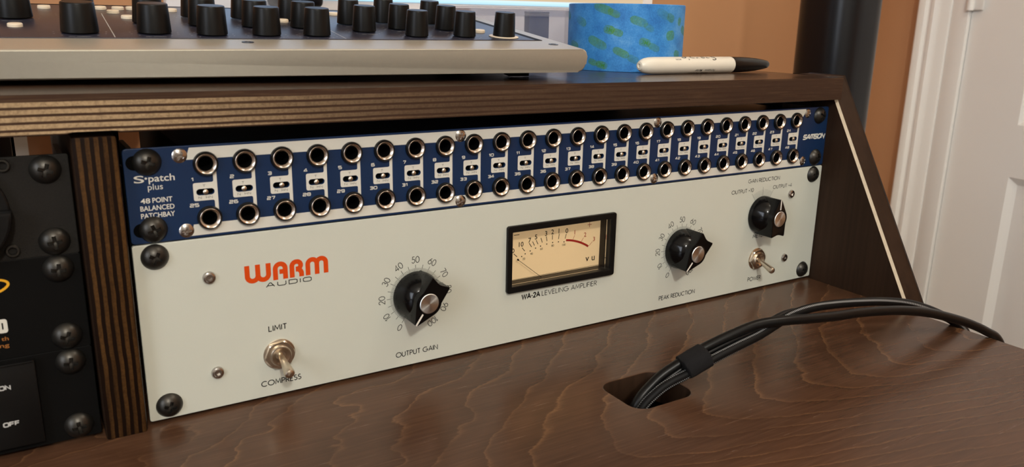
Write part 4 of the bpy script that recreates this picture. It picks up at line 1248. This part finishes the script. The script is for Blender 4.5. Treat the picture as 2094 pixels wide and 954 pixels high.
pats = [patch(*a) for a in ((-12.0, 30.0, 8.5, 6.0, -.22), (-5.5, 28.0, 8, 5.0, -.3), (-21, 20.5, 17, 6.5, -.42), (-17, 44.5, 16, 6.0, -.32), (-9, 41.5, 10, 5, -.4), (9.5, 36, 14, 6.0, -.32), (17, 32, 9, 4.5, -.5),
        (14.5, 21.5, 9.0, 5.8, -.25), (22, 18, 10, 5.0, -.4), (-2.5, 14, 13, 5.5, -.42), (6.5, 9.5, 9, 5, -.4), (-16.5, 4.8, 9.5, 5.2, -.2), (-24, 6.5, 8, 4.5, -.3), (28.5, 41.5, 12, 6, -.4), (36, 39.0, 8, 6, -.4),
        (37, 26.5, 9, 7.0, .1), (47, 13, 9, 5.5, -.2), (-37, 35.5, 12, 6, -.4), (-45, 18, 12, 6, -.3), (58, 30, 12, 6, -.3), (70, 14, 12, 6, -.3), (-60, 40, 12, 6, -.3), (48, 36.5, 5, 6.0, -.3))]
br = [pats[i] for i in (0, 7, 11)]
for m_ in br: mesh_obj('green_badge', m_, M['green'], tp)
mesh_obj('green_print', merge([m_ for m_ in pats if m_ not in br]), M['green_faint'], tp)
def wrap_text(txt, size, s, z, ang):
    m = bfont(txt, size, None, .03, 0, 'CENTER')
    bm = bmesh.new(); bm.from_mesh(m)
    c, sn = cos(ang), sin(ang)
    for v in bm.verts:
        x, y = v.co.x, v.co.y - size * .35
        v.co = on_roll([(s + x * c - y * sn, z + x * sn + y * c)], TR + .12)[0]
    bm.to_mesh(m); bm.free(); return m
for a_ in ((4.2, -12.0, 30.0, -.22), (4.2, 14.5, 21.5, -.25), (4.0, -16.5, 4.8, -.2)): mesh_obj('tape_lettering', wrap_text('3M', *a_), M['dark_green'], tp)

# marker: barrel, cap, printed script; lies on the shelf pointing right
ma, mb_ = Vector(W(337.4, 0, 49.5)), Vector(W(474.8, 0, 55.2))
MRr = 6.05
ang_ = atan2(mb_.y - ma.y, mb_.x - ma.x)
mz = (HB - (sh(405) - MRr - .1)) * MM
mk0 = Matrix.Translation((ma.x, ma.y, mz)) @ Matrix.Rotation(ang_, 4, 'Z') @ Matrix.Rotation(math.atan(.0082), 4, 'Y')
mk0 = mk0 @ Matrix.Translation((0, 0, .0005))
marker = thing('marker_pen', 'white marker pen with black cap lying on the shelf', 'marker', matrix=mk0)
def along_x(me):
    me.transform(Matrix.Rotation(rad(90), 4, 'Y')); return me     # z axis -> x axis
barrel = along_x(lathe([(r * MM, z * MM) for r, z in [(0, 1.6), (.9, 1.5), (1.2, .4), (1.6, .05), (2.9, .4), (4.2, 2.2), (5.2, 5.0), (5.8, 9), (5.98, 14), (MRr, 30), (MRr, 92.5), (MRr - .25, 93.3), (4.5, 93.5)]], 40))
mesh_obj('barrel', barrel, M['pen'], marker)
capm = along_x(lathe([(r * MM, z * MM) for r, z in [(5.0, 93.2), (5.75, 93.4), (5.95, 94.2), (5.85, 104), (5.4, 114), (4.7, 123), (3.7, 131), (2.9, 135.6), (2.2, 136.9), (0, 137.2)]], 40))
mesh_obj('cap', capm, simple('black pen cap', (0.0035, 0.0033, 0.0033), 0.25, var=.2, spec=.3), marker)
def on_barrel(m, x0, phi0, flip=True):
    """wrap flat lettering round the barrel; phi = 0 faces the viewer, positive upward; upside down when flip"""
    for v in m.vertices:
        x, y = (v.co.x, v.co.y) if not flip else (-v.co.x, -v.co.y)
        ph = phi0 + y / MRr
        rr = (MRr + .05) * MM
        v.co = Vector(((x0 + x) * MM, -rr * cos(ph), rr * sin(ph)))
    return m
mesh_obj('pen_lettering', merge([on_barrel(bfont('Sharpie', 8.6, 36, -.06, .25), 75, 1.62), on_barrel(bfont('Permanent', 2.6, 11, 0, .15), 72, -.48), on_barrel(bfont('Marker', 2.6, 7.6, .03, .15), 58.5, -.48),
         on_barrel(bfont('FINE POINT', 2.0, 20, .02), 66, -.98), on_barrel(bfont('ACMI', 2.0, 5.5, 0), 37, .92)]), M['black_ink'], marker)

# translucent storage box with a lid, behind the controller
BU0, BU1, BZ0, BZ1 = 272.0, 405.0, 172.0, 240.0
bv = sh(340) - .3
bx = thing('storage_box', 'milky translucent plastic box with a lid behind the controller', 'storage box', loc=W((BU0 + BU1) / 2, bv, (BZ0 + BZ1) / 2))
BO = Vector(bx.location)
def bx_mesh():
    w, d, h, t_ = (BU1 - BU0) / 2, (BZ1 - BZ0) / 2, 43.0, 1.2
    o = plate([rrect(-w, -d, w, d, 5)], [rrect(-w + t_, -d + t_, w - t_, d - t_, 4)], h)
    b = plate([rrect(-w + .2, -d + .2, w - .2, d - .2, 5)], [], 1.2)
    m = merge([o, b]); scale_mm(m); return m
mesh_obj('tub', bx_mesh(), M['milky'], bx)
def lid_mesh():
    w, d = (BU1 - BU0) / 2 + 1.5, (BZ1 - BZ0) / 2 + 1.5
    o = plate([rrect(-w, -d, w, d, 6)], [], 1.5)
    for q in o.vertices: q.co.z += 43.2
    r = plate([rrect(-w, -d, w, d, 6)], [rrect(-w + 1.2, -d + 1.2, w - 1.2, d - 1.2, 5)], 5.2)
    for q in r.vertices: q.co.z += 38.0
    m = merge([o, r]); scale_mm(m); return m
mesh_obj('lid', lid_mesh(), M['milky'], bx)
card = thing('card_box', 'slim slate blue box standing inside the translucent storage box', 'box', loc=W(338.5, bv - 1.4, 182))
mesh_obj('sleeve', box(-.0098, -.004, 0, .0098, .004, .0385, .0006), M['blue_card'], card)
mesh_obj('flap', box(-.0099, -.0042, .0385, .0099, .0042, .0405, .0005), M['blue_card'], card)

# ================================================================== cables through the desk slot
def tube(path, r, n=14, sub=6):
    P = [Vector(p) for p in path]
    def cr(a, b, c, d, t): return 0.5 * ((2 * b) + (c - a) * t + (2 * a - 5 * b + 4 * c - d) * t * t + (-a + 3 * b - 3 * c + d) * t ** 3)
    pts = []
    for i in range(len(P) - 1):
        a, b, c, d = P[max(i - 1, 0)], P[i], P[i + 1], P[min(i + 2, len(P) - 1)]
        for k in range(sub): pts.append(cr(a, b, c, d, k / sub))
    pts.append(P[-1])
    bm = bmesh.new(); uvl = bm.loops.layers.uv.new('UVMap')
    up = Vector((0, 0, 1)); rings = []; dist = [0.0]
    for i in range(1, len(pts)): dist.append(dist[-1] + (pts[i] - pts[i - 1]).length)
    for i, p in enumerate(pts):
        t = (pts[min(i + 1, len(pts) - 1)] - pts[max(i - 1, 0)]).normalized()
        s = t.cross(up).normalized(); up2 = s.cross(t).normalized(); up = up2
        rings.append([bm.verts.new(p + (s * cos(2 * pi * k / n) + up2 * sin(2 * pi * k / n)) * r) for k in range(n)])
    for i in range(len(rings) - 1):
        for k in range(n):
            j = (k + 1) % n
            f = bm.faces.new((rings[i][k], rings[i][j], rings[i + 1][j], rings[i + 1][k]))
            for lp, (d_, kk) in zip(f.loops, ((dist[i], k), (dist[i], k + 1), (dist[i + 1], k + 1), (dist[i + 1], k))): lp[uvl].uv = (d_ * 3.0, kk / n)
    bm.faces.new(rings[0][::-1]); bm.faces.new(rings[-1])
    return from_bm(bm, 'tube', 50)
CR = 2.9
lo = [(208, 300, -88), (214, 200, -89), (225, 147, -91.5)]
# upper smooth cable: ends by running out over the right edge nearest the viewer
pa = lo + [(240, 130.0, -92), (256, 120.5, -95), (270, 113.8, -98), (286, 108.2, -101.5), (302, 104.0, -105), (318, 102.8, -110), (334, 103.3, -114), (352, 104.0, -117.5), (370, 104.2, -120.5), (388, 105.2, -123.5), (407, 107.2, -127), (427, 111.0, -131),
           (448, 117.2, -135), (464, 123.0, -138), (479, 129.9, -141), (491, 137.5, -143.4), (500, 156, -145), (506, 200, -146), (508, 320, -147)]
pb_ = [(u - 1, v + 3, z - 4) for u, v, z in lo] + [(238, 133.0, -97), (256, 124.5, -101), (270, 118.5, -104), (286, 113.6, -106), (302, 110.2, -106.5), (316, 106.6, -106), (330, 102.8, -106), (345, 100.8, -107.5), (362, 101.2, -109.0), (383, 102.8, -111), (404, 105.2, -113),
           (426, 109.4, -115), (446, 115.6, -117), (466, 124, -119.5), (481, 131.2, -121), (493, 142, -122.5), (500, 160, -124), (505, 210, -125), (507, 320, -126)]
pc2 = [(u + 3, v - 3, z - 1) for u, v, z in lo] + [(241, 132.6, -93.5), (256, 123.6, -96.2), (270, 117.2, -99), (286, 111.6, -102), (302, 107.6, -104.0), (316, 104.6, -103.6), (330, 103.2, -102.2), (345, 103.4, -103.0), (362, 103.6, -104.4), (383, 105.0, -106.4), (404, 107.4, -108.6),
           (426, 111.2, -111), (446, 117.0, -113), (466, 125, -115.2), (481, 131.6, -116.6), (493, 142, -118), (500, 160, -119), (506, 210, -120), (508, 320, -121)]
tag(mesh_obj('cable', tube([W(*p) for p in pa], CR * MM), M['cable']), 'thick smooth black cable arching from the desk slot, nearest the viewer at the desk edge', 'cable', 'cables from the desk slot')
tag(mesh_obj('braided_cable', tube([W(*p) for p in pb_], 2.7 * MM), M['braid']), 'black braided cable with white tracer, its twist on top of the bundle', 'cable', 'cables from the desk slot')
tag(mesh_obj('cable', tube([W(*p) for p in pc2], 2.1 * MM), M['cable']), 'thin black cable behind the braided one in the bundle', 'cable', 'cables from the desk slot')
# hook-and-loop strap round the bundle
def strap():
    c0, c1 = W(255.0, 122.6, -97.6), W(268.5, 116.3, -100.8)
    ax = (c1 - c0).normalized(); s = ax.cross(Vector((0, 0, 1))).normalized(); up = s.cross(ax)
    bm = bmesh.new(); rings = []
    rnd = random.Random(5)
    for t in (0, .04, .25, .5, .75, .96, 1):
        g = 0.90 if t in (0, 1) else 1.0
        rings.append([])
        for k in range(40):
            a = 2 * pi * k / 40
            x = 7.6 * (abs(cos(a)) ** .8) * (1 if cos(a) > 0 else -1) * g; y = 6.0 * (abs(sin(a)) ** .8) * (1 if sin(a) > 0 else -1) * g
            j = 1 + rnd.uniform(-.02, .02)
            rings[-1].append(bm.verts.new(c0.lerp(c1, t) + s * x * j * MM + up * y * j * MM))
    for a, b in zip(rings, rings[1:]):
        for k in range(40): bm.faces.new((a[k], a[(k + 1) % 40], b[(k + 1) % 40], b[k]))
    bm.faces.new(rings[0]); bm.faces.new(rings[-1])
    # overlapped tail
    return from_bm(bm, 'strap', 45)
tag(mesh_obj('cable_strap', strap(), M['velcro']), 'black hook and loop strap wrapped round the cables above the slot', 'strap')

# ================================================================== behind the desk
# all-in-one display
dm0 = thing('computer_monitor', 'wide silver computer monitor lit up behind the controller and box', 'monitor', loc=W(426, 134.0, 512))
def mloc(u, v, z): return W(u, v, z) - W(426, 134.0, 512)
def mbox(u0, v0, z0, u1, v1, z1, b=0.0):
    a, c = mloc(u0, v0, z0), mloc(u1, v1, z1)
    return box(min(a.x, c.x), min(a.y, c.y), min(a.z, c.z), max(a.x, c.x), max(a.y, c.y), max(a.z, c.z), b)
mesh_obj('housing', mbox(106, -430, 504, 746, 2, 520, .003), M['chin'], dm0)
sc_ = mesh_obj('screen', box(-.300, -.0006, 0, .300, .0006, .33), M['screen'], dm0)
sc_.location = mloc(426, -75.0, 503.2)
mesh_obj('stand', merge([mbox(340, -60, 520, 512, 132.5, 526, .002), mbox(340, 128, 470, 512, 133.5, 640, .002)]), M['chin'], dm0)
# table carrying the monitor
bt_ = thing('back_table', 'low dark table behind the studio desk carrying the monitor', 'table', loc=W(426, FL, 560))
def tloc(me): 
    for q in me.vertices: q.co = q.co - W(426, FL, 560)
    return me
mesh_obj('tabletop', tloc(wbox(150, 134.2, 430, 860, 152, 700, .002)), M['wood_x'], bt_)
for u, z in ((160, 440), (820, 440), (160, 660), (820, 660)):
    mesh_obj('leg', tloc(wbox(u, 152, z, u + 30, FL, z + 30, .001)), M['wood_z'], bt_)
# small black desk speaker on a slim stand in front of the monitor
ds = thing('desk_speaker', 'small rounded black speaker on a slim stand in front of the monitor', 'speaker', loc=W(225, 134.2, 465))
mesh_obj('cabinet', box(-.0215, -.03, .2, .0215, .03, .30, .006, 3), M['tower'], ds)
mesh_obj('stand', merge([lathe([(.004, 0.004), (.004, .202)], 16), lathe([(0, 0), (.035, 0), (.035, .004), (0, .006)], 28)]), M['tower'], ds)
# tall rounded black tower in the corner
tw = thing('floor_tower', 'tall glossy black rounded tower standing in the corner beyond the desk', 'tower', loc=W(1122, FL, 480))
def tower():
    bm = bmesh.new(); rings = []
    for z, s in ((.03, .96), (.05, 1.0), (1.28, 1.0), (1.31, .97), (1.33, .85)):
        pts = rrect(-56 * s, -56 * s, 56 * s, 56 * s, 42 * s, 8)
        rings.append([bm.verts.new((x * MM, y * MM, z)) for x, y in pts])
    n = len(rings[0])
    for a, b in zip(rings, rings[1:]):
        for i in range(n): bm.faces.new((a[i], a[(i + 1) % n], b[(i + 1) % n], b[i]))
    bm.faces.new(rings[0]); bm.faces.new(rings[-1])
    return from_bm(bm, 'tower', 35)
mesh_obj('casing', tower(), M['tower'], tw)
mesh_obj('base', lathe([(0, 0), (.15, 0), (.15, .015), (.10, .03), (0, .032)], 48), M['tower'], tw)

# white stool behind the desk, glimpsed through the open back of the rack
st_ = thing('stool', 'white wooden stool glimpsed through the gap above the left rack units', 'stool', loc=W(-10, FL, 700))
def sbox(u0, v0, z0, u1, v1, z1, b=.001): 
    m = wbox(u0, v0, z0, u1, v1, z1, b)
    for q in m.vertices: q.co = q.co - W(-10, FL, 700)
    return m
mesh_obj('seat', sbox(-150, 40, 560, 130, 62, 790, .004), M['trim_white'], st_)
for u, z in ((-40, 640), (3, 640), (-40, 760), (3, 760)):
    mesh_obj('leg', sbox(u, 62, z, u + 13, FL, z + 13), M['trim_white'], st_)
